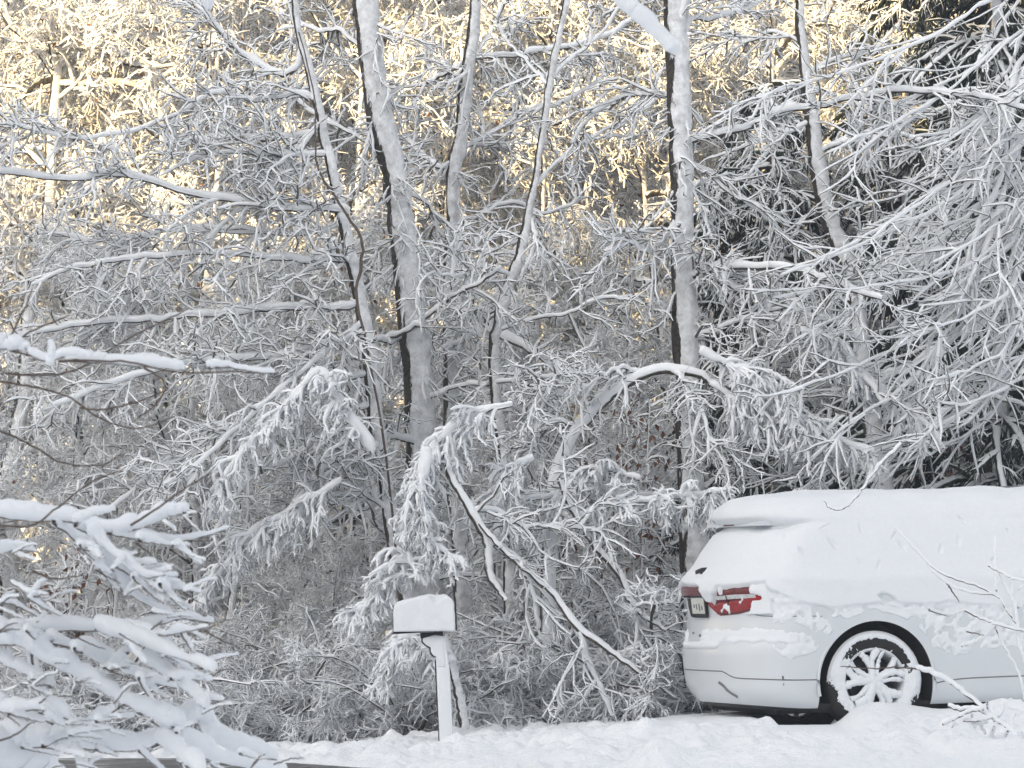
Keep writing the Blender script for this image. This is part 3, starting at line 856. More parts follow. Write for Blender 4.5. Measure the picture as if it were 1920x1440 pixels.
# snow block: displaced box shell
def snow_block(x0, x1, y0, y1, z0, topf, n=(34, 18, 14)):
    import bmesh
    bm = bmesh.new()
    nx_, ny_, nz_ = n
    def pt(u, v, w_):
        zt = topf(u, v)
        e = 0.10
        # round the vertical edges and the top edges
        x = x0 + (x1 - x0) * u; y = y0 + (y1 - y0) * v; z = z0 + (zt - z0) * w_
        cx, cy = (x0 + x1) / 2, (y0 + y1) / 2
        a, bq = (2 * u - 1), (2 * v - 1)
        k = 1 - 0.02 * (abs(a) ** 6 * abs(bq) ** 6) - 0.02 * w_ ** 6
        x = cx + (x - cx) * k; y = cy + (y - cy) * k
        z -= 0.012 * w_ * (abs(a) ** 8 + abs(bq) ** 8)
        nn = float(noise3(x * 14, y * 14, z * 14)) * 0.006 + float(noise3(x * 40, y * 40, z * 40)) * 0.002
        return (x + nn, y + nn, z + nn * w_)
    cache = {}
    def vt(u, v, w_):
        key = (round(u, 4), round(v, 4), round(w_, 4))
        if key not in cache: cache[key] = bm.verts.new(pt(u, v, w_))
        return cache[key]
    def grid(f, na, nb):
        for i in range(na):
            for j in range(nb):
                bm.faces.new([f(i / na, j / nb), f((i + 1) / na, j / nb), f((i + 1) / na, (j + 1) / nb), f(i / na, (j + 1) / nb)])
    grid(lambda a, b_: vt(a, 0, b_), nx_, nz_); grid(lambda a, b_: vt(a, 1, b_), nx_, nz_)
    grid(lambda a, b_: vt(0, a, b_), ny_, nz_); grid(lambda a, b_: vt(1, a, b_), ny_, nz_)
    grid(lambda a, b_: vt(a, b_, 1), nx_, ny_); grid(lambda a, b_: vt(a, b_, 0), nx_, ny_)
    import bmesh as _b
    _b.ops.recalc_face_normals(bm, faces=bm.faces[:])
    return bm
xa, za = rel(741, 1183); xb, _ = rel(857, 1184)
def topf(u, v):
    x = 737 + 120 * u
    py = np.interp(x, [737, 745, 765, 790, 815, 835, 850, 857], [1132, 1127, 1122, 1117, 1114, 1112, 1120, 1128])
    dent = 14 * math.exp(-((x - 824) / 13) ** 2) * math.exp(-((v - 0.1) / 0.45) ** 2)
    return rel(x, py + dent)[1] + 0.01 * float(noise3(u * 7, v * 5, 1))
sb = bm_obj('snow_block', snow_block(xa, xb, -0.15, 0.14, za, topf), M['snow_car'], mbx, 0, True)
sb.rotation_euler = (0, R(-0.8), 0)
# dark saddle under the box, bracket and post
bm_obj('saddle', prism([rel(788, 1187), rel(830, 1184), rel(831, 1197), rel(789, 1197)], -0.06, 0.08), M['black'], mbx, 0.003)
br = [rel(790, 1190), rel(831, 1188), rel(834, 1250), rel(819, 1250), rel(818, 1234), rel(811, 1231), rel(806, 1224), rel(805, 1216), rel(797, 1211), rel(790, 1204)]
bm_obj('bracket', prism(br, -0.035, 0.055), M['black'], mbx, 0.003)
def inset(o, d):
    cx = sum(p[0] for p in o) / len(o); cz = sum(p[1] for p in o) / len(o)
    return [(cx + (p[0] - cx) * (1 - d) + 0.004, cz + (p[1] - cz) * (1 - d)) for p in o]
br2 = [rel(793, 1196), rel(815, 1190), rel(832, 1192), rel(835, 1250), rel(821, 1250), rel(820, 1232), rel(813, 1229), rel(808, 1222), rel(808, 1214), rel(799, 1209), rel(793, 1203)]
bm_obj('bracket_snow', prism(br2, -0.061, -0.037), M['snow_car'], mbx, 0.006, True)
post = [rel(819, 1236), rel(833, 1190), rel(847, 1405), rel(826, 1405)]
bm_obj('post', prism([rel(815, 1240), rel(833, 1188), rel(841, 1260), rel(849, 1405), rel(823, 1405)], -0.02, 0.05), M['black'], mbx, 0.003)
bm_obj('post_snow', prism([rel(817, 1222), rel(818, 1196), rel(835, 1192), rel(844, 1262), rel(851, 1405), rel(825, 1405)], -0.055, -0.022), M['snow_car'], mbx, 0.01, True)
# slanting prop behind the post
near_tree('leaning_pole', 'snow-crusted leaning pole just right of the mailbox post', 'pole',
 [(832, 1190, 14), (845, 1235, 17), (858, 1290, 18), (868, 1345, 20), (876, 1400, 22)], 31.6, [], tw=dict(dens2=0), trunk_mat='trunk', sides=10)

# ------------------------------------------------------------------ parked car
M['paint'] = plain('pearl_white_paint', (0.63, 0.66, 0.685), 0.28, vary=0.03, scale=2.0)
pm = M['paint'].node_tree.nodes['Principled BSDF']; pm.inputs['Coat Weight'].default_value = 0.6; pm.inputs['Coat Roughness'].default_value = 0.12
M['rubber'] = plain('black_rubber', (0.012, 0.012, 0.012), 0.85, vary=0.3, scale=60, bump=0.3)
M['liner'] = plain('black_wheel_liner', (0.006, 0.006, 0.007), 0.8)
M['alloy'] = plain('snow_dusted_alloy', (0.62, 0.64, 0.66), 0.6, vary=0.12, scale=40)
M['disc'] = plain('brake_disc', (0.03, 0.032, 0.036), 0.6)
M['chrome'] = plain('chrome', (0.6, 0.6, 0.62), 0.15, 1.0)
M['lens_red'] = plain('red_lens', (0.27, 0.014, 0.016), 0.15, vary=0.25, scale=30)
M['lens_dark'] = plain('dark_red_lens', (0.12, 0.01, 0.014), 0.2, vary=0.3, scale=30)
M['lens_clear'] = plain('frosted_clear_lens', (0.50, 0.52, 0.52), 0.4, vary=0.2, scale=30)
M['plate'] = plain('plate_face', (0.55, 0.57, 0.52), 0.4, vary=0.2, scale=60)
M['gap'] = plain('panel_gap', (0.16, 0.165, 0.165), 0.8)
M['glass'] = plain('dark_window_glass', (0.01, 0.012, 0.014), 0.08)

car = empty('parked_car', (CAR_O[0], CAR_O[1], 0.0))
car.rotation_euler = Matrix.Rotation(CAR_YAW, 3, 'Z').to_quaternion().to_matrix().to_4x4().to_3x3().to_euler()
car.matrix_world = Matrix.Translation((CAR_O[0], CAR_O[1], 0.0)) @ Matrix.Rotation(CAR_YAW, 4, 'Z') @ Matrix.Rotation(-CAR_PITCH, 4, 'Y')
tag(car, 'white family car parked on the snowy drive, rear towards the mailbox, plastered with snow', 'car')
XF = 3.75
#      z     xr     w     d
PROF = np.array([
 (0.19, -0.936, 0.88, 0.43), (0.23, -0.978, 0.915, 0.43), (0.30, -1.023, 0.935, 0.43), (0.38, -1.035, 0.945, 0.43), (0.50, -1.043, 0.952, 0.43),
 (0.60, -1.047, 0.958, 0.43), (0.66, -1.036, 0.962, 0.43), (0.72, -1.009, 0.963, 0.43), (0.85, -0.996, 0.962, 0.43), (0.97, -1.003, 0.955, 0.43),
 (1.06, -1.030, 0.940, 0.43), (1.12, -1.008, 0.925, 0.43), (1.20, -0.963, 0.895, 0.43), (1.32, -0.890, 0.850, 0.43), (1.45, -0.785, 0.795, 0.42),
 (1.54, -0.710, 0.745, 0.40), (1.585, -0.69, 0.700, 0.40), (1.62, -0.62, 0.620, 0.38), (1.64, -0.48, 0.50, 0.36), (1.652, -0.25, 0.34, 0.34), (1.658, 0.05, 0.16, 0.2)])
def prof(z, c_):
    return np.interp(z, PROF[:, 0], PROF[:, c_])
def xfront(z):
    return np.interp(z, [0.19, 0.35, 0.7, 0.95, 1.0, 1.585, 1.62, 1.658], [XF - 0.1, XF, XF - 0.02, XF - 0.15, 2.9, 2.1, 2.0, 1.8])
def surf(s, z):
    """near side of the body: s 0..1 round the rear corner, 1..2 along the side to the front corner, 2..3 round the front; y is negative"""
    s = np.asarray(s, float); z = np.asarray(z, float)
    s, z = np.broadcast_arrays(s, z)
    xr, w_, d = prof(z, 1), prof(z, 2), prof(z, 3)
    xf = xfront(z)
    n = 0.92
    far = np.where(s < 0, -1.0, 1.0)
    s = np.abs(s)
    t1 = np.clip(s, 0, 1) * math.pi / 2
    xc = xr + d * (1 - np.cos(t1) ** n); yc = w_ * np.sin(t1) ** n
    t2 = np.clip(s - 1, 0, 1)
    xs_ = xr + d + (xf - 0.5 - xr - d) * t2
    t3 = np.clip(s - 2, 0, 1) * math.pi / 2
    xq = xf - 0.5 + 0.5 * np.sin(t3) ** n; yq = w_ * np.cos(t3) ** n
    x = np.where(s <= 1, xc, np.where(s <= 2, xs_, xq))
    y = np.where(s <= 1, yc, np.where(s <= 2, w_, yq))
    z = z + 0.05 * (1 - smooth(-1.15, -0.45, x)) * (1 - smooth(0.19, 0.55, z))
    return x, -y * far, z

S1 = np.concatenate([1 - (1 - np.linspace(0, 1, 22)) ** 1.0, np.linspace(1, 2, 60)[1:], np.linspace(2, 3, 14)[1:]])
def loop_grid(zs, S=S1):
    ss, zz = np.meshgrid(S, zs)
    x, y, z = surf(ss, zz)
    near = np.stack([x, y, z], -1)
    far = near[:, ::-1][:, 1:-1].copy(); far[..., 1] *= -1
    return np.concatenate([near, far], 1)
def loop_faces(nz_, nl_):
    idx = np.arange(nz_ * nl_).reshape(nz_, nl_)
    a = idx[:-1]; b_ = idx[1:]
    return np.stack([a, np.roll(a, -1, 1), np.roll(b_, -1, 1), b_], -1).reshape(-1, 4)
zsb = np.concatenate([np.linspace(0.19, 1.58, 48), np.linspace(1.592, 1.658, 9)])
G_ = loop_grid(zsb)
nl_ = G_.shape[1]
faces = loop_faces(len(zsb), nl_)
import bmesh
me = mesh_np('body', G_, faces, M['paint'])
bm = bmesh.new(); bm.from_mesh(me); bm.verts.ensure_lookup_table()
bm.faces.new([bm.verts[i] for i in range(nl_)][::-1])
bm.faces.new([bm.verts[(len(zsb) - 1) * nl_ + i] for i in range(nl_)])
bmesh.ops.recalc_face_normals(bm, faces=bm.faces[:])
bm.to_mesh(me); bm.free()
body = obj('body', me, car)
me.materials.append(M['liner'])
# wheel arches cut out of the body
WB = 2.85
WHEEL_R = 0.372
cutters = []
for wx in (0.0, WB):
    for sy in (-1, 1):
        bmc = bmesh.new()
        bmesh.ops.create_cone(bmc, cap_ends=True, segments=72, radius1=0.438, radius2=0.438, depth=0.62)
        bmesh.ops.rotate(bmc, verts=bmc.verts[:], cent=(0, 0, 0), matrix=Matrix.Rotation(R(90), 3, 'X'))
        # carry the opening straight down below the sill
        bmesh.ops.translate(bmc, verts=bmc.verts[:], vec=(wx, sy * 0.92, 0.372))
        for v in bmc.verts:
            if v.co.z < 0.34: v.co.z -= 0.25
        mc = bpy.data.meshes.new('cut'); bmc.to_mesh(mc); bmc.free()
        mc.materials.append(M['liner'])
        co = bpy.data.objects.new('cut', mc); sc.collection.objects.link(co); co.parent = car
        cutters.append(co)
bpy.context.view_layer.update()
for co in cutters:
    md = body.modifiers.new('arch', 'BOOLEAN'); md.operation = 'DIFFERENCE'; md.solver = 'EXACT'; md.object = co
    md.material_mode = 'TRANSFER'
dg = bpy.context.evaluated_depsgraph_get()
nm = bpy.data.meshes.new_from_object(body.evaluated_get(dg))
body.modifiers.clear()
body.data = nm; nm.name = 'body'
nm.set_sharp_from_angle(angle=R(38))
for co in cutters:
    bpy.data.objects.remove(co)

# fender lip round the arch
def ring_arc(cx, cz, r, a0, a1, n, y, rad, sides=6):
    a = np.linspace(a0, a1, n)
    P = np.stack([cx + r * np.cos(a), np.full(n, 1.0) * y, cz + r * np.sin(a)], 1)
    return P[None], np.full((1, n), rad)
for wx in (0.0, WB):
    T = Tubes(); P, rr = ring_arc(wx, 0.372, 0.452, R(-12), R(192), 40, -0.951, 0.013); P[0, :, 1] += 0.0
    T.add(P, rr, 6)
    obj('fender_lip', T.mesh('fender_lip', M['paint']), car)

# underside
T = Tubes(); box_bm(T, -0.70, XF - 0.3, -0.72, 0.72, 0.15, 0.23)
um = T.mesh('undertray', M['liner']); um.polygons.foreach_set('use_smooth', np.zeros(len(um.polygons), dtype=bool))
obj('undertray', um, car)
# dark lower edge of the rear bumper
ss = np.linspace(0, 1.32, 60)
x0, y0, z0_ = surf(ss, 0.19)
ring = []
for inn, dz in ((0.985, 0.03), (0.975, -0.03), (0.80, -0.045)):
    ring.append(np.stack([(x0 - 0.6) * inn + 0.6, y0 * inn, z0_ + dz], 1))
V = np.stack(ring, 1).reshape(-1, 3)
F_ = [[i * 3 + j, i * 3 + j + 1, i * 3 + j + 4, i * 3 + j + 3] for i in range(59) for j in range(2)]
V2 = V.copy(); V2[:, 1] *= -1
va = Tubes().raw(V, F_).raw(V2, np.array(F_)[:, ::-1]).mesh('bumper_valance', M['black'])
obj('bumper_valance', va, car)

# strips laid on the body surface
def strip(name, pts_sz, half, off, mat, parent=car, n=50, label=None):
    p = np.asarray(pts_sz, float)
    q = resample(np.column_stack([p, np.zeros(len(p))]), n)
    x, y, z = surf(q[:, 0], q[:, 1])
    P = np.stack([x, y, z], 1)
    T = Tubes().add(P[None], np.full((1, n), half), 5)
    o_ = obj(name, T.mesh(name, mat), parent)
    return o_
def s_of_x(x, z):
    """s on the near side for car x at height z"""
    S = np.linspace(0, 2, 4000)
    xx, _, _ = surf(S, z)
    return float(np.interp(x, xx, S))
# bumper seam and sill seam
strip('bumper_seam', [(-0.3, 0.462), (0.22, 0.462), (0.29, 0.455), (0.40, 0.41), (0.6, 0.402), (s_of_x(-0.45, 0.34), 0.398)], 0.0045, 0, M['gap'])
strip('sill_seam', [(s_of_x(0.47, 0.36), 0.345), (s_of_x(0.6, 0.36), 0.362), (s_of_x(0.9, 0.37), 0.372), (s_of_x(2.3, 0.37), 0.372)], 0.0045, 0, M['gap'])
strip('fender_seam', [(0.53, 0.895), (0.60, 0.872), (0.80, 0.862), (1.0, 0.86), (s_of_x(-0.42, 0.72), 0.855)], 0.003, 0, M['gap'])
strip('bumper_groove', [(-0.3, 0.63), (0.1, 0.632), (0.21, 0.635), (0.25, 0.67), (0.30, 0.73)], 0.006, 0, M['paint'])
strip('exhaust_slot', [(0.23, 0.36), (0.27, 0.335), (0.32, 0.28), (0.37, 0.245)], 0.012, 0, M['gap'])
strip('reflector_mark', [(0.86, 0.43), (0.862, 0.405)], 0.006, 0, M['black'], n=4)
strip('reflector_mark', [(0.862, 0.372), (0.86, 0.357)], 0.004, 0, M['gap'], n=4)

# tail lamp wraps round the near rear corner: patches of the body surface lifted and given thickness
def patch(name, s0, s1, zlo, zhi, off, mat, parent, ns=26, nz_=10, jag=0.0):
    S = np.linspace(s0, s1, ns)
    u = np.linspace(0, 1, nz_)
    V = np.zeros((2, nz_, ns, 3))
    for j, uu in enumerate(u):
        zz = np.array([zlo(s) * (1 - uu) + zhi(s) * uu for s in S])
        x, y, z = surf(S, zz)
        P = np.stack([x, y, z], 1)
        e = 1e-3
        a = np.stack(surf(S + e, zz), 1) - np.stack(surf(S - e, zz), 1)
        b_ = np.stack(surf(S, zz + e), 1) - np.stack(surf(S, zz - e), 1)
        nn = norm(np.cross(b_, a))
        nn = np.where((nn * (P - np.array([0.9, 0, 0.8]))).sum(1, keepdims=True) < 0, -nn, nn)
        edge = min(uu, 1 - uu) * 2
        V[0, j] = P + nn * off * (0.35 + 0.65 * min(1, edge * 4))
        V[1, j] = P - nn * 0.02
    idx = np.arange(nz_ * ns).reshape(nz_, ns)
    f0 = np.stack([idx[:-1, :-1], idx[:-1, 1:], idx[1:, 1:], idx[1:, :-1]], -1).reshape(-1, 4)
    m_ = nz_ * ns
    rim = []
    loop = list(idx[0, :]) + list(idx[1:, -1]) + list(idx[-1, ::-1][1:]) + list(idx[::-1, 0][1:-1])
    for i_ in range(len(loop)):
        a, b_ = loop[i_], loop[(i_ + 1) % len(loop)]
        rim.append([a, a + m_, b_ + m_, b_])
    Fq = np.concatenate([f0, f0[:, ::-1] + m_, np.array(rim)])
    me_ = mesh_np(name, V.reshape(-1, 3), Fq, mat)
    me_.set_sharp_from_angle(angle=R(40))
    return obj(name, me_, parent)
sB = 0.71
sA = 0.17
def ip(xs_, ys_): return lambda s: float(np.interp(s, xs_, ys_))
sM = sA + (sB - sA) * 0.45
lamp = patch('tail_lamp', sA, sB, ip([sA, sA + 0.04, sM, sA + (sB - sA) * 0.85, sB], [0.93, 0.872, 0.885, 0.93, 1.02]), ip([sA, sA + 0.06, sM, sB], [0.945, 1.05, 1.085, 1.095]), 0.012, M['lens_dark'], car)
lamp['label'] = 'red tail lamp half covered with snow'
patch('red_lens', sA + 0.02, sB - 0.015, ip([sA, sA + 0.05, sM, sA + (sB - sA) * 0.85, sB], [0.93, 0.888, 0.897, 0.94, 1.025]), ip([sA, sA + 0.06, sM, sB], [0.95, 0.975, 0.99, 1.05]), 0.017, M['lens_red'], lamp)
patch('clear_lens', sA + 0.05, sB - 0.10, ip([sA, sM, sB], [0.985, 0.995, 1.0]), ip([sA, sM, sB], [1.02, 1.035, 1.035]), 0.0175, M['lens_clear'], lamp, nz_=6)
patch('lens_divider', sM - 0.09, sM - 0.08, ip([0, 2], [0.88, 0.88]), ip([0, 2], [1.05, 1.05]), 0.0185, M['black'], lamp, ns=4)
patch('inner_lens', 0.05, sA + 0.03, ip([0.05, 0.12, sA + 0.03], [0.99, 0.93, 0.878]), ip([0.05, 0.13, sA + 0.03], [1.0, 0.965, 0.92]), 0.010, M['lens_red'], lamp, ns=12)
# plate recess, plate, light bar, emblem
patch('plate_recess', -0.26, 0.07, ip([-0.26, -0.2, 0.07], [0.93, 0.86, 0.86]), ip([0, 0.21], [1.0, 1.0]), 0.003, M['black'], car)
def flat_box(name, cx, cy, cz, wx_, wy, wz, mat, rot=(0, 0, 0), bev=0.004, parent=car):
    b_ = bmesh.new(); bmesh.ops.create_cube(b_, size=1)
    for v in b_.verts: v.co = Vector((v.co.x * wx_, v.co.y * wy, v.co.z * wz))
    o_ = bm_obj(name, b_, mat, parent, bev, False); o_.location = (cx, cy, cz); o_.rotation_euler = rot
    return o_
pl = flat_box('number_plate', -1.022, 0.0, 0.94, 0.016, 0.31, 0.165, M['black'], (0, R(-6), R(0)))
flat_box('plate_face', -0.009, 0, 0.006, 0.004, 0.285, 0.115, M['plate'], parent=pl, bev=0.001)
for q, (my, mh) in enumerate([(-0.09, 0.03), (-0.035, 0.055), (0.03, 0.04), (0.085, 0.025)]):
    flat_box('plate_mark', -0.0118, my, 0.004 * (q - 2), 0.002, 0.026, mh, M['gap'], parent=pl, bev=0.0004)
patch('light_bar', -0.35, 0.06, ip([0, 0.44], [1.015, 1.015]), ip([0, 0.44], [1.085, 1.08]), 0.02, M['lens_dark'], car)
patch('chrome_strip', -0.35, 0.06, ip([0, 0.44], [1.005, 1.005]), ip([0, 0.44], [1.018, 1.018]), 0.026, M['chrome'], car, nz_=4)
patch('badge', -0.03, 0.0, ip([0, 1], [0.715, 0.705]), ip([0, 1], [0.735, 0.735]), 0.006, M['gap'], car, ns=4, nz_=4)
patch('badge', -0.14, -0.12, ip([0, 1], [0.735, 0.735]), ip([0, 1], [0.75, 0.75]), 0.006, M['gap'], car, ns=4, nz_=4)
# rear wiper base showing through the snow
wip = flat_box('rear_wiper', -0.985, 0.02, 1.205, 0.06, 0.16, 0.030, M['black'], (R(-8), 0, 0), 0.008)
flat_box('wiper_hub', 0.0, -0.04, -0.03, 0.05, 0.05, 0.04, M['black'], parent=wip, bev=0.008)

# roof spoiler
T_ = []
sp = [(-0.755, 1.525), (-0.74, 1.555), (-0.50, 1.60), (-0.46, 1.57), (-0.60, 1.525)]
so = bm_obj('spoiler', prism(sp, -0.56, 0.56), M['paint'], car, 0.006)
brk = flat_box('brake_lamp', -0.753, 0.05, 1.541, 0.012, 0.22, 0.016, M['lens_dark'], bev=0.002)

# mirrors and windows (all glazed areas lie under the snow but are there)
for sgn, nm_ in ((-1, 0), (1, 1)):
    patch_z = (1.20, 1.50)
    S = np.linspace(1.05, 1.9, 30)
    V = []
    for z_ in np.linspace(1.2, 1.5, 6):
        x, y, zz = surf(S, z_); V.append(np.stack([x, (y - 0.004) * (-sgn), zz], 1))
    V = np.array(V).reshape(-1, 3)
    idx = np.arange(180).reshape(6, 30)
    f0 = np.stack([idx[:-1, :-1], idx[:-1, 1:], idx[1:, 1:], idx[1:, :-1]], -1).reshape(-1, 4)
    obj('side_window', mesh_np('side_window', V, f0, M['glass']), car)
    flat_box('door_mirror', 2.35, sgn * 0.99, 1.17, 0.10, 0.18, 0.14, M['paint'], bev=0.03)

# wheels
def lathe(profile, n=64, ax='y'):
    """profile [(r, y)] round the y axis"""
    p = np.asarray(profile, float); k_ = len(p)
    a = np.arange(n) * 2 * math.pi / n
    V = np.stack([p[None, :, 0] * np.cos(a)[:, None], np.broadcast_to(p[None, :, 1], (n, k_)), p[None, :, 0] * np.sin(a)[:, None]], -1).reshape(-1, 3)
    idx = np.arange(n * k_).reshape(n, k_)
    a_ = idx[:, :-1]; b_ = idx[:, 1:]
    return V, np.stack([a_, b_, np.roll(b_, -1, 0), np.roll(a_, -1, 0)], -1).reshape(-1, 4)
tyre_p = [(0.235, 0.10), (0.25, 0.115), (0.31, 0.125), (0.35, 0.115), (0.367, 0.09), (0.372, 0.04), (0.372, -0.04), (0.367, -0.09), (0.35, -0.115), (0.31, -0.125), (0.25, -0.115), (0.238, -0.10), (0.235, 0.10)]
Vt, Ft = lathe(tyre_p, 72)
tyre_me = mesh_np('tyre', Vt, Ft, M['rubber'])
Vr, Fr = lathe([(0.243, -0.112), (0.240, -0.118), (0.226, -0.112), (0.214, -0.06), (0.205, 0.06), (0.205, 0.09)], 72)
rimring_me = mesh_np('rim_barrel', Vr, Fr, M['alloy'])
Vd, Fd = lathe([(0.0, -0.010), (0.165, -0.010), (0.175, 0.0), (0.175, 0.02), (0.0, 0.02)], 40)
disc_me = mesh_np('brake_disc', Vd, Fd, M['disc'])
# spokes: five forked, swept blades
def blade(a0, a1, bend, w0, w1, r0=0.035, r1=0.222):
    n = 12
    t_ = np.linspace(0, 1, n)
    r_ = r0 + (r1 - r0) * t_
    ang_ = a0 + (a1 - a0) * t_ + bend * np.sin(t_ * math.pi)
    wv = w0 + (w1 - w0) * t_
    P = np.stack([r_ * np.cos(ang_), -0.098 - 0.014 * t_ + 0.0 * t_, r_ * np.sin(ang_)], 1)
    tn = norm(np.gradient(P, axis=0)); sd_ = norm(np.cross(tn, np.array([0, 1.0, 0])))
    V = np.stack([P + sd_ * wv[:, None], P - sd_ * wv[:, None], P - sd_ * wv[:, None] * 0.8 + np.array([0, 0.035, 0]), P + sd_ * wv[:, None] * 0.8 + np.array([0, 0.035, 0])], 1)
    V[:, 0:2, 1] += 0.0
    mid = (V[:, 0] + V[:, 1]) / 2 + np.array([0, -0.012, 0])
    V = np.concatenate([V[:, :1], mid[:, None], V[:, 1:]], 1)
    idx = np.arange(n * 5).reshape(n, 5)
    a_ = idx[:-1]; b_ = idx[1:]
    return V.reshape(-1, 3), np.stack([a_, np.roll(a_, -1, 1), np.roll(b_, -1, 1), b_], -1).reshape(-1, 4)
spoke_mes = []
for q in range(5):
    T = Tubes()
    a_ = R(90 + 12 + 72 * q)
    T.raw(*blade(a_, a_ - R(20), R(7), 0.022, 0.013)).raw(*blade(a_, a_ + R(15), R(-3), 0.022, 0.017))
    T.raw(*blade(a_ + R(36), a_ + R(36) + R(4), R(8), 0.016, 0.009))
    spoke_mes.append(T.mesh('spoke', M['alloy']))
Vh, Fh = lathe([(0.0, -0.118), (0.03, -0.116), (0.05, -0.108), (0.055, -0.08)], 32)
hub_me = mesh_np('hub_cap', Vh, Fh, M['alloy'])
# snow stuck to the wheel: sheet over the tyre's wall and lower spokes with ragged inner rims
def wheel_snow(seed=0):
    nr, na = 60, 360
    rr = np.linspace(0.03, 0.366, nr); aa = np.linspace(0, 2 * math.pi, na, endpoint=False)
    A, Rr = np.meshgrid(aa, rr)
    X, Z = Rr * np.cos(A), Rr * np.sin(A)
    prof_y = np.interp(Rr, [0.03, 0.22, 0.235, 0.25, 0.31, 0.35, 0.366], [-0.114, -0.118, -0.112, -0.115, -0.125, -0.115, -0.092])
    deg = np.degrees(A) % 360
    nz = noise3(X * 45, Z * 45, seed) * 0.6 + noise3(X * 110, Z * 110, seed + 3) * 0.5
    # how much snow: all over the outer wall, a bare dark arc at the top inside, scraped patches low left and low right
    th = np.full_like(Rr, 0.012)
    arc = np.exp(-(((deg - 78) / 62) ** 2) ** 2)
    inner_edge = 0.318 - 0.01 * np.cos(np.radians(deg - 80))
    bare = arc * smooth(inner_edge + 0.022, inner_edge - 0.022, Rr)
    low = np.exp(-(((deg - 212) / 30) ** 2) ** 1.5) * smooth(0.270, 0.36, Rr) * 1.25
    low2 = np.exp(-(((deg - 322) / 24) ** 2) ** 1.5) * smooth(0.285, 0.37, Rr)
    wall = th - 0.030 * (bare + low + low2) + nz * (0.004 + 0.020 * np.clip(bare + low + low2, 0, 1))
    # nothing over the rim openings: spokes keep their own snow
    rim = smooth(0.236, 0.222, Rr)
    wall = wall - 0.035 * rim
    Y_ = prof_y - wall
    V = np.stack([X, Y_, Z], -1).reshape(-1, 3)
    # cut the inside away instead of hiding it
    keep = Rr > 0.218
    idx = np.arange(nr * na).reshape(nr, na)
    a_ = idx[:-1]; b_ = idx[1:]
    Fq = np.stack([a_, np.roll(a_, -1, 1), np.roll(b_, -1, 1), b_], -1)
    kk = keep[:-1]
    Fq = Fq[kk].reshape(-1, 4)
    used, inv = np.unique(Fq, return_inverse=True)
    return mesh_np('wheel_snow', V[used], inv.reshape(-1, 4)[:, ::-1], M['snow_car'])
wsnow = wheel_snow()
# lumps of snow on the spokes' faces, more of them low down
def spoke_snow(seed=4):
    g_ = np.random.default_rng(seed)
    T = Tubes()
    for q in range(5):
        a_ = R(90 + 12 + 72 * q)
        for (a0, a1, bend, w_) in ((a_, a_ - R(20), R(7), 0.020), (a_, a_ + R(15), R(-3), 0.020), (a_ + R(36), a_ + R(40), R(8), 0.013)):
            n = 14
            t_ = np.linspace(0.0, 1.0, n)
            r_ = 0.02 + 0.212 * t_
            an_ = a0 + (a1 - a0) * t_ + bend * np.sin(t_ * math.pi)
            lowness = 1.0 + 0.40 * max(0, -math.sin(a0)) + 0.2 * max(0, -math.cos(a0))
            P = np.stack([r_ * np.cos(an_), np.full(n, -0.108), r_ * np.sin(an_)], 1)
            rad = w_ * 1.22 * lowness * (1 + g_.normal(0, 0.16, n))
            T.add(P[None], rad[None], 8)
    Vh_, Fh_ = lathe([(0.0, -0.135), (0.03, -0.133), (0.06, -0.125), (0.075, -0.10)], 32)
    T.raw(Vh_, Fh_)
    me_ = T.mesh('spoke_snow', M['snow_car'])
    return me_
spsnow = spoke_snow()
spsnow.transform(Matrix.Translation((0, -0.025, 0)) @ Matrix.Diagonal((1, 0.75, 1, 1)))
for wx in (0.0, WB):
    for sy in (-1, 1):
        wh = bpy.data.objects.new('wheel', tyre_me); link(wh, car)
        wh.location = (wx, sy * 0.80, WHEEL_R - (0.10 if sy > 0 else 0))
        if sy > 0: wh.rotation_euler = (0, 0, R(180))
        obj('rim', rimring_me, wh)
        for sm in spoke_mes: obj('spoke', sm, wh)
        obj('hub_cap', hub_me, wh)
        if sy < 0:
            obj('brake_disc', disc_me, wh)
            obj('snow', wsnow, wh); obj('spoke_snow', spsnow, wh)

# snow on the car: a sheet over the body that thins out below a ragged line
S2 = np.concatenate([np.linspace(0, 1, 90), np.linspace(1, 2, 420)[1:], np.linspace(2, 3, 40)[1:]])
zs2 = np.concatenate([np.linspace(0.24, 1.58, 190), np.linspace(1.584, 1.658, 26)])
SG = loop_grid(zs2, S2)
nz2, nl2 = SG.shape[:2]
du = np.roll(SG, -1, 1) - np.roll(SG, 1, 1)
dv = np.gradient(SG, axis=0)
NN = norm(np.cross(du, dv))
cen = SG.copy(); cen[..., 2] = 0; cen[..., 0] -= 1.2
flip = np.sign((NN * (cen + np.array([0, 0, 0.3]))).sum(-1)).mean()
if flip < 0: NN = -NN
X, Y_, Z_ = SG[..., 0], SG[..., 1], SG[..., 2]
svals = np.concatenate([S2, S2[::-1][1:-1]])[None, :].repeat(nz2, 0)
n1 = noise3(X * 5, Y_ * 5, Z_ * 5); n2 = noise3(X * 14, Y_ * 14, Z_ * 14 + 9); n3 = noise3(X * 34, Y_ * 34, Z_ * 34 + 3)
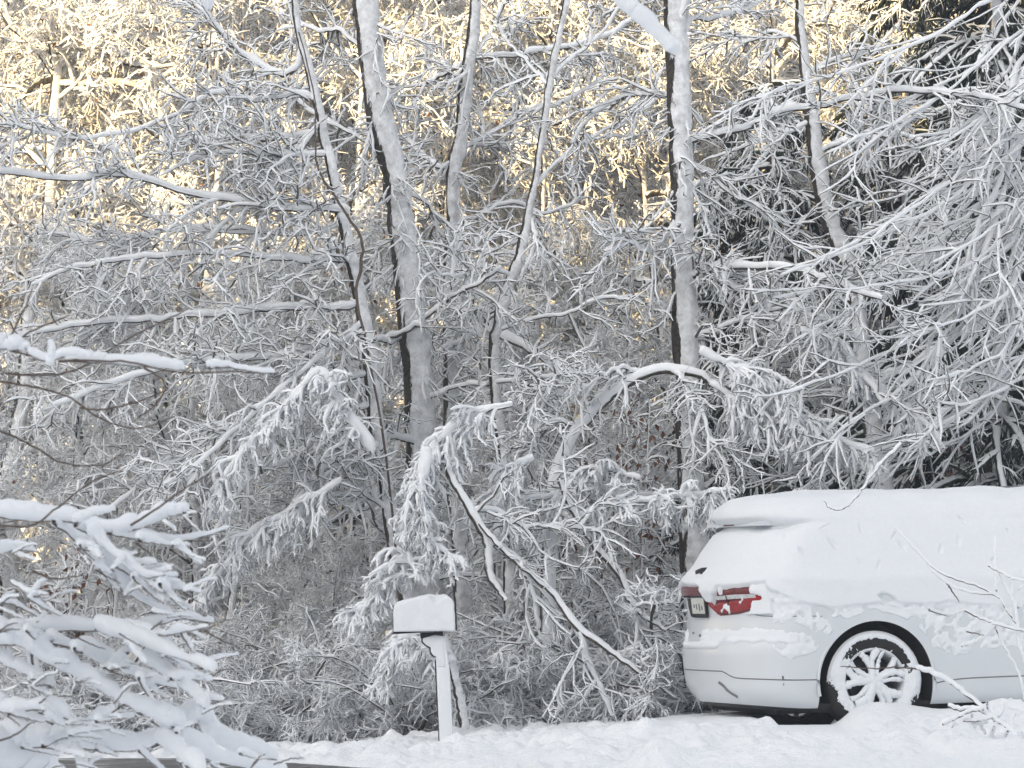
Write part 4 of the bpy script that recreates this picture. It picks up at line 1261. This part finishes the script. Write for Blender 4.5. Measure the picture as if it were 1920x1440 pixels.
# lower edge of the full cover
zedge = np.interp(X, [-1.2, -0.95, -0.80, -0.6, -0.3, 0.1, 0.5, 1.0, 4.0], [1.0, 1.02, 1.06, 0.97, 0.90, 0.93, 0.92, 0.88, 0.9])
on_rear = svals < 0.50
on_rear = svals < 0.20
zedge = np.where(on_rear, np.interp(svals, [0, 0.06, 0.085, 0.165, 0.20], [1.08, 1.075, 0.99, 0.985, 1.03]), zedge)
zedge = np.where((svals >= 0.20) & (svals < 0.72), np.interp(svals, [0.20, 0.25, 0.5, 0.72], [1.03, 1.055, 1.08, 1.08]), zedge)
zedge = np.where((Y_ > 0) & (svals < 0.36), 1.08, zedge)
cover = smooth(-0.012, 0.02, Z_ - zedge - n1 * 0.02 - n2 * 0.012)
thick = np.interp(Z_, [0.9, 1.1, 1.3, 1.5, 1.56, 1.62, 1.66], [0.022, 0.035, 0.048, 0.07, 0.085, 0.095, 0.10])
thick = thick * (1 - 0.6 * smooth(0.9, 0.6, svals) * smooth(1.12, 1.25, Z_) * (X < 0) * (1 - smooth(1.5, 1.56, Z_)))
th = cover * thick * (1 + 0.10 * n1) + cover * n2 * 0.0022
# ledge on the shoulder of the doors
th += cover * 0.012 * np.exp(-((Z_ - 1.11 - 0.02 * noise3(X * 3, 0 * X, 0 * X)) / 0.05) ** 2)
# crumbly plaster between the cover and the clean lower doors
zlow = np.interp(X, [-1.1, -0.6, -0.3, 0.0, 0.45, 0.6, 1.2, 4], [0.86, 0.80, 0.72, 0.82, 0.62, 0.54, 0.60, 0.62])
crumb = smooth(-0.03, 0.03, Z_ - zlow + 0.03 * n1) * (1 - cover) * (svals > 0.73)
th = th + crumb * np.clip(0.0055 + 0.010 * n2 + 0.010 * n3, -0.01, 0.02)
# plaster patch on the rear bumper's side
cp = np.exp(-(((X + 0.80) / 0.28) ** 2) ** 2 - (((Z_ - 0.715 + 0.015 * np.sin(X * 9)) / 0.052) ** 2) ** 2) * (Y_ < 0)
cp2 = 0.9 * np.exp(-(((X + 0.60 + 0.05 * n1) / 0.13) ** 2) - (((Z_ - 0.62 + 0.03 * n1) / 0.075) ** 2)) * (Y_ < 0)
cpm = np.maximum(cp, cp2) + 0.30 * n2 + 0.22 * n3 + 0.2 * n1
th = th + (np.maximum(cp, cp2) > 0.08) * np.clip((cpm - 0.35) * 0.03, 0, 0.014 + 0.005 * n1)
# snow lying on the bumper step behind the tailgate
led = np.exp(-(((Z_ - 0.655) / 0.022) ** 2) ** 2) * (svals < 0.22)
th = th + led * (0.026 + 0.008 * n2)
led2 = np.exp(-(((Z_ - (0.66 + (svals - 0.22) * 0.9)) / 0.026) ** 2) ** 2) * (svals >= 0.22) * (svals < 0.31)
th = th + led2 * 0.018
# pits left by fallen lumps
gp = random.Random(3)
pits = [(-0.62, 1.50, 0.018), (-0.35, 1.47, 0.014), (-0.60, 1.43, 0.016), (-0.05, 1.46, 0.016), (0.20, 1.40, 0.014), (0.75, 1.50, 0.03), (0.25, 1.34, 0.02), (0.36, 1.30, 0.02), (0.7, 1.36, 0.018), (0.55, 1.30, 0.022),
        (-0.28, 1.36, 0.02), (-0.52, 1.31, 0.015), (0.05, 1.20, 0.014), (-0.10, 1.24, 0.012), (0.95, 1.22, 0.02), (1.1, 1.42, 0.02), (0.45, 1.18, 0.016), (1.15, 1.12, 0.02)]
for (px_, pz_, pr_) in pits:
    pr_ *= gp.uniform(0.5, 1.1); sk_ = gp.uniform(-0.8, 0.8)
    d2 = ((X - px_ + sk_ * (Z_ - pz_)) / pr_) ** 2 + ((Z_ - pz_) / (pr_ * gp.uniform(0.8, 2.6))) ** 2
    th = th - gp.uniform(0.006, 0.02) * np.exp(-d2 ** gp.uniform(0.8, 1.6)) * (Y_ < 0)
# one scraped patch and the door handle
d2 = (((X - 0.09) / 0.05) ** 2 + ((Z_ - 0.975 + 0.25 * (X - 0.09)) / 0.028) ** 2)
th = th - 0.05 * np.exp(-d2 ** 2) * (Y_ < 0)
# flecks of snow stuck on the lamp glass
fl = (svals > 0.17) * (svals < 0.74) * (Z_ > 0.88) * (Z_ < 1.09) * (Y_ < 0)
fm = smooth(0.05, 0.35, n1 * 0.25 + n2 * 0.45 + n3 * 0.2 + 0.50 * smooth(0.42, 0.68, svals) - 0.16)
th = np.where((fl > 0) & (th < 0.01) & (fm > 0.3), 0.016 + 0.008 * fm, th)
# keep the arch clear
for wx in (0.0, WB):
    da = np.hypot(X - wx, Z_ - 0.372)
    th = np.where(da < 0.50, np.minimum(th, -0.02), th)
    th = np.where((da < 0.56) & (da >= 0.50), np.minimum(th, 0.006 * (n2 > -0.2)), th)
th = np.where(th < 0.0012, -0.015, th)
VS = SG + NN * th[..., None]
# roof: snow piles upwards
VS[..., 2] += smooth(1.52, 1.62, Z_) * 0.022 + smooth(1.56, 1.65, Z_) * 0.010 * n1
ok = th > 0
# tail end of the roof snow bulges over the spoiler
bul = smooth(1.49, 1.55, Z_) * (1 - smooth(0.45, 1.1, svals) * 1.0) * (svals < 1.2) * (X < 0)
VS[..., 0] -= bul * 0.05
under = np.exp(-((Z_ - 1.495) / 0.022) ** 2) * smooth(1.16, 0.95, svals) * (X < 0)
VS[..., 0] += under * 0.06; 
sf = loop_faces(nz2, nl2)
okf = ok.reshape(-1)[sf].any(1)
# grow the kept faces so that the sheet's rim dives below the paint
sf = sf[okf]
used, inv = np.unique(sf, return_inverse=True)
sn = mesh_np('snow_cover', VS.reshape(-1, 3)[used], inv.reshape(-1, 4), M['snow_car'])
bm = bmesh.new(); bm.from_mesh(sn)
bmesh.ops.recalc_face_normals(bm, faces=bm.faces[:]); bm.to_mesh(sn); bm.free()
obj('snow_cover', sn, car)
# roof centre strip closes the top
T = Tubes()
# door handle
hx_ = [(0.20, 0.930), (0.27, 0.938), (0.36, 0.944), (0.44, 0.940)]
strip('door_handle', [(s_of_x(a, b_), b_) for a, b_ in hx_], 0.012, 0, M['paint'], n=14)

# ------------------------------------------------------------------ foreground tree outside the left edge: heavy snow on its limbs
FY = 13.0
M['fore_snow'] = snow_mat('thick_snow', 0.25, 0.006, 30)
def fore(label, tree_limbs):
    root = empty('snowy_shrub', at(-330, 2000, FY)); tag(root, label, 'shrub')
    base = np.array(root.location)
    P = traced([(-250, -300), (-330, 300), (-300, 900), (-330, 1400), (-330, 2000)], FY, FY, 20)
    obj('trunk', Tubes().add((P - base)[None], np.linspace(0.05, 0.13, 20)[None], 12).mesh('trunk', M['limb']), root)
    return root, base
fr, fb = fore('near shrub at the left edge, limbs bowed under thick smooth rolls of snow', None)
gF = random.Random(17)
def fore_branch(pts, wb, ws0, ws1, Y0, Y1, seed, lump=0.42, sag=0.0):
    n = max(14, len(pts) * 5)
    P = traced(pts, Y0, Y1, n, 0.001, seed) - fb
    rb = px_r(np.linspace(wb, wb * 0.5, n), (Y0 + Y1) / 2); rb[-1] *= 0.5
    o_ = obj('branch', Tubes().add(P[None], rb[None], 7).mesh('branch', M['bare']), fr)
    if ws0:
        g_ = np.random.default_rng(seed)
        m_ = n * 4
        Q = resample(P, m_)
        rs = px_r(np.linspace(ws0, ws1, m_), (Y0 + Y1) / 2) * 0.84
        s_ = np.linspace(0, np.linalg.norm(np.diff(P, axis=0), axis=1).sum(), m_)
        rs = rs * (1 + lump * noise3(s_ * 11, 0 * s_, seed + 0 * s_) + lump * 0.4 * noise3(s_ * 25, 0 * s_, seed + 5 + 0 * s_))
        rs[:3] *= np.array([0.3, 0.65, 0.88]); rs[-4:] *= np.array([0.95, 0.85, 0.65, 0.2])
        Q[:, 2] += rs * 0.88
        obj('snow_roll', Tubes().add(Q[None], rs[None], 12).mesh('snow_roll', M['fore_snow']), o_)
    return P
FB = [ # pts, bark, snow start, snow end
 ([(-330, 930), (-100, 950), (0, 968), (60, 975), (140, 978), (200, 1000), (260, 990), (310, 968), (350, 962)], 9, 40, 26),
 ([(140, 985), (180, 1010), (215, 1060), (240, 1110), (290, 1140), (320, 1150)], 7, 34, 16),
 ([(100, 980), (150, 1020), (185, 1060), (200, 1090)], 7, 30, 22),
 ([(170, 1000), (220, 1045), (270, 1080), (310, 1078)], 6, 26, 12),
 ([(215, 1060), (250, 1080), (300, 1095), (350, 1102)], 6, 24, 12),
 ([(200, 1000), (260, 1010), (330, 1015), (380, 1005), (430, 990)], 6, 22, 10),
 ([(-330, 1160), (-60, 1165), (0, 1180), (50, 1180), (140, 1182), (230, 1180), (290, 1172), (340, 1160), (400, 1168)], 9, 42, 20),
 ([(180, 1180), (240, 1200), (310, 1225), (370, 1245), (400, 1262)], 7, 36, 20),
 ([(230, 1180), (300, 1190), (340, 1185), (390, 1175)], 6, 24, 14),
 ([(-330, 1180), (-40, 1205), (40, 1210), (90, 1240), (150, 1270), (220, 1310), (290, 1345), (340, 1370)], 9, 46, 34),
 ([(90, 1205), (140, 1215), (200, 1245), (260, 1270), (330, 1290)], 7, 38, 26),
 ([(270, 1240), (320, 1270), (370, 1310), (385, 1330)], 7, 34, 26),
 ([(-330, 1240), (-40, 1235), (20, 1250), (60, 1270), (100, 1290)], 8, 36, 22),
 ([(-330, 1340), (-60, 1330), (20, 1335), (80, 1330), (130, 1350)], 8, 42, 30),
 ([(-330, 1400), (-60, 1395), (40, 1398), (100, 1400), (180, 1402), (260, 1405), (330, 1370), (380, 1350), (400, 1385), (450, 1410), (520, 1425)], 10, 46, 34),
 ([(80, 1400), (130, 1375), (180, 1350), (210, 1335)], 7, 30, 18),
 ([(140, 1405), (150, 1425), (155, 1450)], 7, 30, 28),
 ([(-60, 1430), (20, 1440), (80, 1450), (110, 1480)], 9, 90, 70),
 ([(300, 1390), (340, 1420), (380, 1450)], 7, 40, 36),
 ([(330, 1375), (400, 1425), (470, 1440), (530, 1460)], 7, 34, 32),
 ([(-200, 1030), (-40, 1040), (30, 1030), (70, 1035)], 7, 30, 14),
 ([(20, 1090), (60, 1115), (90, 1120)], 6, 16, 10),
 ([(-100, 1120), (0, 1130), (30, 1135), (75, 1158)], 6, 22, 12),
 ([(240, 1225), (210, 1250), (190, 1270)], 5, 20, 12),
 ([(60, 1225), (65, 1280), (80, 1310)], 6, 30, 22),
]
for q, (pts, wb, a_, b_) in enumerate(FB):
    fore_branch(pts, wb, a_, b_, FY, FY + gF.uniform(-0.5, 0.5), 200 + q)
# short knuckly twigs under snow
for q in range(75):
    pts, _, a_, _ = FB[gF.randrange(16)]
    k_ = gF.randrange(1, len(pts) - 1)
    x0, y0 = pts[k_]
    if x0 < -20: continue
    dx_, dy_ = gF.uniform(20, 80), gF.uniform(-22, 55)
    fore_branch([(x0, y0 + 4), (x0 + dx_ * 0.5, y0 + dy_ * 0.6), (x0 + dx_, y0 + dy_)], 4.5, gF.uniform(13, 27), gF.uniform(7, 14), FY + gF.uniform(-0.35, 0.25), FY + gF.uniform(-0.4, 0.4), 300 + q, 0.25)
for q in range(120):
    pts, _, a_, _ = FB[gF.randrange(len(FB))]
    k_ = gF.randrange(1, len(pts))
    x0, y0 = pts[k_]
    if x0 < -20: continue
    dx_, dy_ = gF.uniform(15, 60), gF.uniform(-30, 40)
    fore_branch([(x0 - 6, y0 + 8), (x0 + dx_ * 0.5, y0 + dy_ * 0.7), (x0 + dx_, y0 + dy_)], 3.2, gF.uniform(6, 13) * (gF.random() > 0.35), 6, FY + gF.uniform(-0.55, 0.3), FY + gF.uniform(-0.6, 0.4), 900 + q, 0.3)
# bare whips curving up
for q, pts in enumerate([
 [(-20, 800), (30, 820), (75, 845), (120, 868), (190, 872), (230, 850)], [(0, 715), (60, 725), (130, 745), (190, 785), (260, 803), (330, 780)],
 [(10, 700), (90, 703), (150, 690), (230, 640), (290, 610), (355, 578)], [(10, 655), (60, 620), (110, 600), (130, 590)],
 [(10, 655), (30, 610), (50, 570), (60, 540)], [(-30, 640), (30, 660), (60, 668)],
 [(110, 678), (160, 676), (250, 680), (330, 698), (440, 697), (500, 700)], [(270, 690), (310, 720), (290, 760), (250, 790)],
 [(150, 765), (190, 768), (250, 755), (320, 730)], [(245, 985), (300, 950), (340, 920), (400, 885)], [(0, 985), (60, 985), (110, 950), (170, 905), (230, 880)],
 [(60, 1070), (100, 1085), (150, 1080)], [(-20, 1392), (20, 1382), (60, 1355)]]):
    fore_branch(pts, 5.0, 0, 0, FY - 0.6, FY - 0.6 + gF.uniform(-0.3, 0.3), 400 + q)
# lumps of snow lying on the upper limb
for q, (pts, a_, b_) in enumerate([([(-330, 560), (-40, 645), (0, 652), (35, 656), (50, 656)], 34, 24), ([(50, 660), (85, 676), (130, 668), (170, 676), (200, 680)], 14, 24),
                                   ([(120, 676), (200, 680), (270, 686), (345, 694)], 20, 30), ([(390, 690), (430, 688), (470, 696), (515, 700)], 20, 14), ([(230, 680), (265, 672), (300, 676)], 18, 18)]):
    fore_branch(pts, 6, a_, b_, FY - 0.6, FY - 0.6, 450 + q, 0.3)
fore_branch([(96, 640), (97, 665), (92, 688)], 4, 14, 20, FY - 0.8, FY - 0.8, 470, 0.1)

# limb hanging into the top of the picture, very thick snow
HY2 = 14.0
hr = empty('snowy_limb', at(1100, -300, HY2)); tag(hr, 'thick roll of snow on a limb at the top edge before the tall trunk', 'branch')
fb = np.array(hr.location); fr = hr
fore_branch([(1100, -300), (1140, -80), (1160, 0), (1200, 40), (1240, 78), (1266, 106)], 9, 44, 36, HY2, HY2, 480, 0.10)
hr = empty('snowy_limb', at(380, -200, HY2)); tag(hr, 'small blob of snow on a limb at the top edge, upper left', 'branch')
fb = np.array(hr.location); fr = hr
fore_branch([(380, -200), (390, -60), (392, 20)], 7, 30, 32, HY2, HY2, 481, 0.10)

# ------------------------------------------------------------------ bare shrub in front of the car
SY = 27.0
def bare_shrub(label, stems, Y, name='bare_shrub', cat='shrub', base=(1900, 1420)):
    b0 = at(base[0], base[1], Y)
    t = empty(name, b0); tag(t, label, cat)
    for q, (pts, w_, snow) in enumerate(stems):
        n = len(pts) * 5
        P = traced(pts, Y, Y + gF.uniform(-0.3, 0.3), n, 0.002, 600 + q) - b0
        rb = px_r(np.linspace(w_, w_ * 0.5, n), Y)
        o_ = obj('twig', Tubes().add(P[None], rb[None], 6).mesh('twig', M['bare']), t)
        if snow:
            Q, rs = snow_on(P, px_r(np.full(n, snow), Y), 600 + q, 0.3, 0.9)
            obj('snow_roll', Tubes().add(Q[None], rs[None], 7).mesh('snow_roll', M['snow']), o_)
z = lambda x, y: (1640 + x / 3.132, 980 + y / 3.132)
bare_shrub('leafless brown shrub with crossing thin stems in front of the car door, lower right', [
 ([z(860, 1290), z(780, 1200), z(700, 1150), z(600, 1060), z(470, 960), z(340, 885), z(240, 858)], 8, 9),
 ([z(240, 858), z(120, 850), z(0, 855), z(-200, 845)], 3.5, 0),
 ([z(840, 600), z(780, 520), z(715, 430), z(560, 410), z(440, 365), z(340, 290)], 4.5, 3),
 ([z(715, 430), z(600, 370), z(470, 330), z(350, 270), z(260, 180), z(180, 95), z(120, 32)], 4.5, 3),
 ([z(420, 350), z(460, 410), z(495, 465)], 3.5, 0),
 ([z(320, 515), z(400, 540), z(470, 540), z(530, 515)], 4, 5),
 ([z(530, 515), z(620, 560), z(720, 600), z(860, 635), z(1000, 660)], 5, 4),
 ([z(510, 728), z(580, 705), z(640, 670), z(700, 620), z(760, 590)], 4, 6),
 ([z(715, 400), z(712, 300), z(705, 200), z(708, 80)], 4, 3),
 ([z(670, 255), z(740, 290), z(820, 330), z(900, 345)], 4, 3),
 ([z(730, 280), z(780, 390), z(820, 470), z(838, 590), z(850, 700), z(880, 800), z(930, 1000), z(940, 1250)], 5, 5),
 ([z(710, 610), z(760, 730), z(830, 850), z(870, 970), z(900, 1200)], 5, 3),
 ([z(800, 430), z(850, 390), z(920, 350)], 4, 3), ([z(812, 340), z(800, 430)], 4, 2), ([z(840, 500), z(900, 460)], 4, 3),
 ([z(540, 640), z(640, 660)], 3, 0)], SY)
bare_shrub('low tangle of snow-covered twigs lying on the snow at the lower right', [
 ([z(430, 1080), z(500, 1100), z(600, 1100), z(690, 1150), z(780, 1210), z(860, 1290)], 5, 9),
 ([z(400, 1185), z(480, 1150), z(560, 1110), z(640, 1100)], 5, 8),
 ([z(525, 1165), z(600, 1165), z(690, 1150)], 4, 6), ([z(505, 1260), z(560, 1210), z(660, 1170)], 5, 12),
 ([z(565, 1110), z(580, 1200), z(620, 1310)], 4, 3), ([z(455, 1205), z(475, 1140), z(500, 1090)], 3.5, 3),
 ([z(640, 1325), z(720, 1310), z(800, 1280), z(860, 1250)], 5, 10), ([z(720, 1350), z(780, 1310), z(850, 1270), z(920, 1250)], 6, 8),
 ([z(700, 1200), z(690, 1260), z(740, 1300)], 4, 6), ([z(660, 1060), z(668, 1120)], 4, 5), ([z(760, 1060), z(740, 1120), z(700, 1170)], 4, 6),
 ([z(820, 1130), z(800, 1180), z(820, 1240)], 4, 5), ([z(650, 1240), z(620, 1190)], 3, 4), ([z(780, 1230), z(760, 1290)], 4, 5)], SY - 0.7, 'twig_tangle', 'twigs')
for (a_, lab) in (([(1547, 1440 - 16), (1560, 1415), (1590, 1395), (1704, 1372)], None),):
    pass
def snow_twig(pts, w_, Y, label, snow=0):
    b0 = at(*pts[0], Y); t = empty('fallen_twig', b0); tag(t, label, 'twig')
    for k_, pp in enumerate([pts] if not isinstance(pts[0][0], (list, tuple)) else pts):
        n = 12
        P = traced(pp, Y, Y, n, 0.001, 5) - b0
        obj('stem', Tubes().add(P[None], px_r(np.linspace(w_, w_ * 0.6, n), Y)[None], 6).mesh('stem', M['bare']), t)
    return t
snow_twig([(1458, 1388), (1470, 1396), (1482, 1402), (1486, 1412)], 3.5, 27.0, 'thin forked twig sticking out of the snow in front of the rear wheel')
snow_twig([(1666, 1402), (1690, 1388), (1704, 1370)], 6, 26.6, 'short stout twig poking up from the snow under the car door')
snow_twig([(1758, 1398), (1768, 1386), (1774, 1380)], 4, 26.6, 'small curved twig in the snow left of the twig tangle')
# thin twig from a limb above, in front of the car roof
near_tree('hanging_twig', 'thin hooked twig hanging in front of the snowy car roof', 'twig',
 [(1545, 938, 3), (1556, 950, 4), (1572, 956, 4), (1592, 946, 5), (1608, 928, 6), (1625, 905, 6), (1650, 870, 7), (1690, 830, 9)], 28.5, [], tw=dict(dens2=0), trunk_mat='limb', sides=6)

# ------------------------------------------------------------------ air volume added to lower contrast and pale the dark gaps
hm = bpy.data.materials.new('added_haze'); hm.use_nodes = True
hn = hm.node_tree; hn.nodes.clear()
pv_ = hn.nodes.new('ShaderNodeVolumePrincipled')
pv_.inputs['Color'].default_value = (0.93, 0.95, 0.98, 1); pv_.inputs['Density'].default_value = 0.0024
pv_.inputs['Anisotropy'].default_value = 0.2
ho = hn.nodes.new('ShaderNodeOutputMaterial'); hn.links.new(pv_.outputs[0], ho.inputs['Volume'])
vv = [(x, y, z) for x in (-275.0, 215.0) for y in (-130.0, 145.0) for z in (-6.0, 56.0)]
hz = obj('haze', mesh_np('haze', vv, [[0, 1, 3, 2], [4, 6, 7, 5], [0, 4, 5, 1], [2, 3, 7, 6], [0, 2, 6, 4], [1, 5, 7, 3]], hm, False))
tag(hz, kind='stuff')
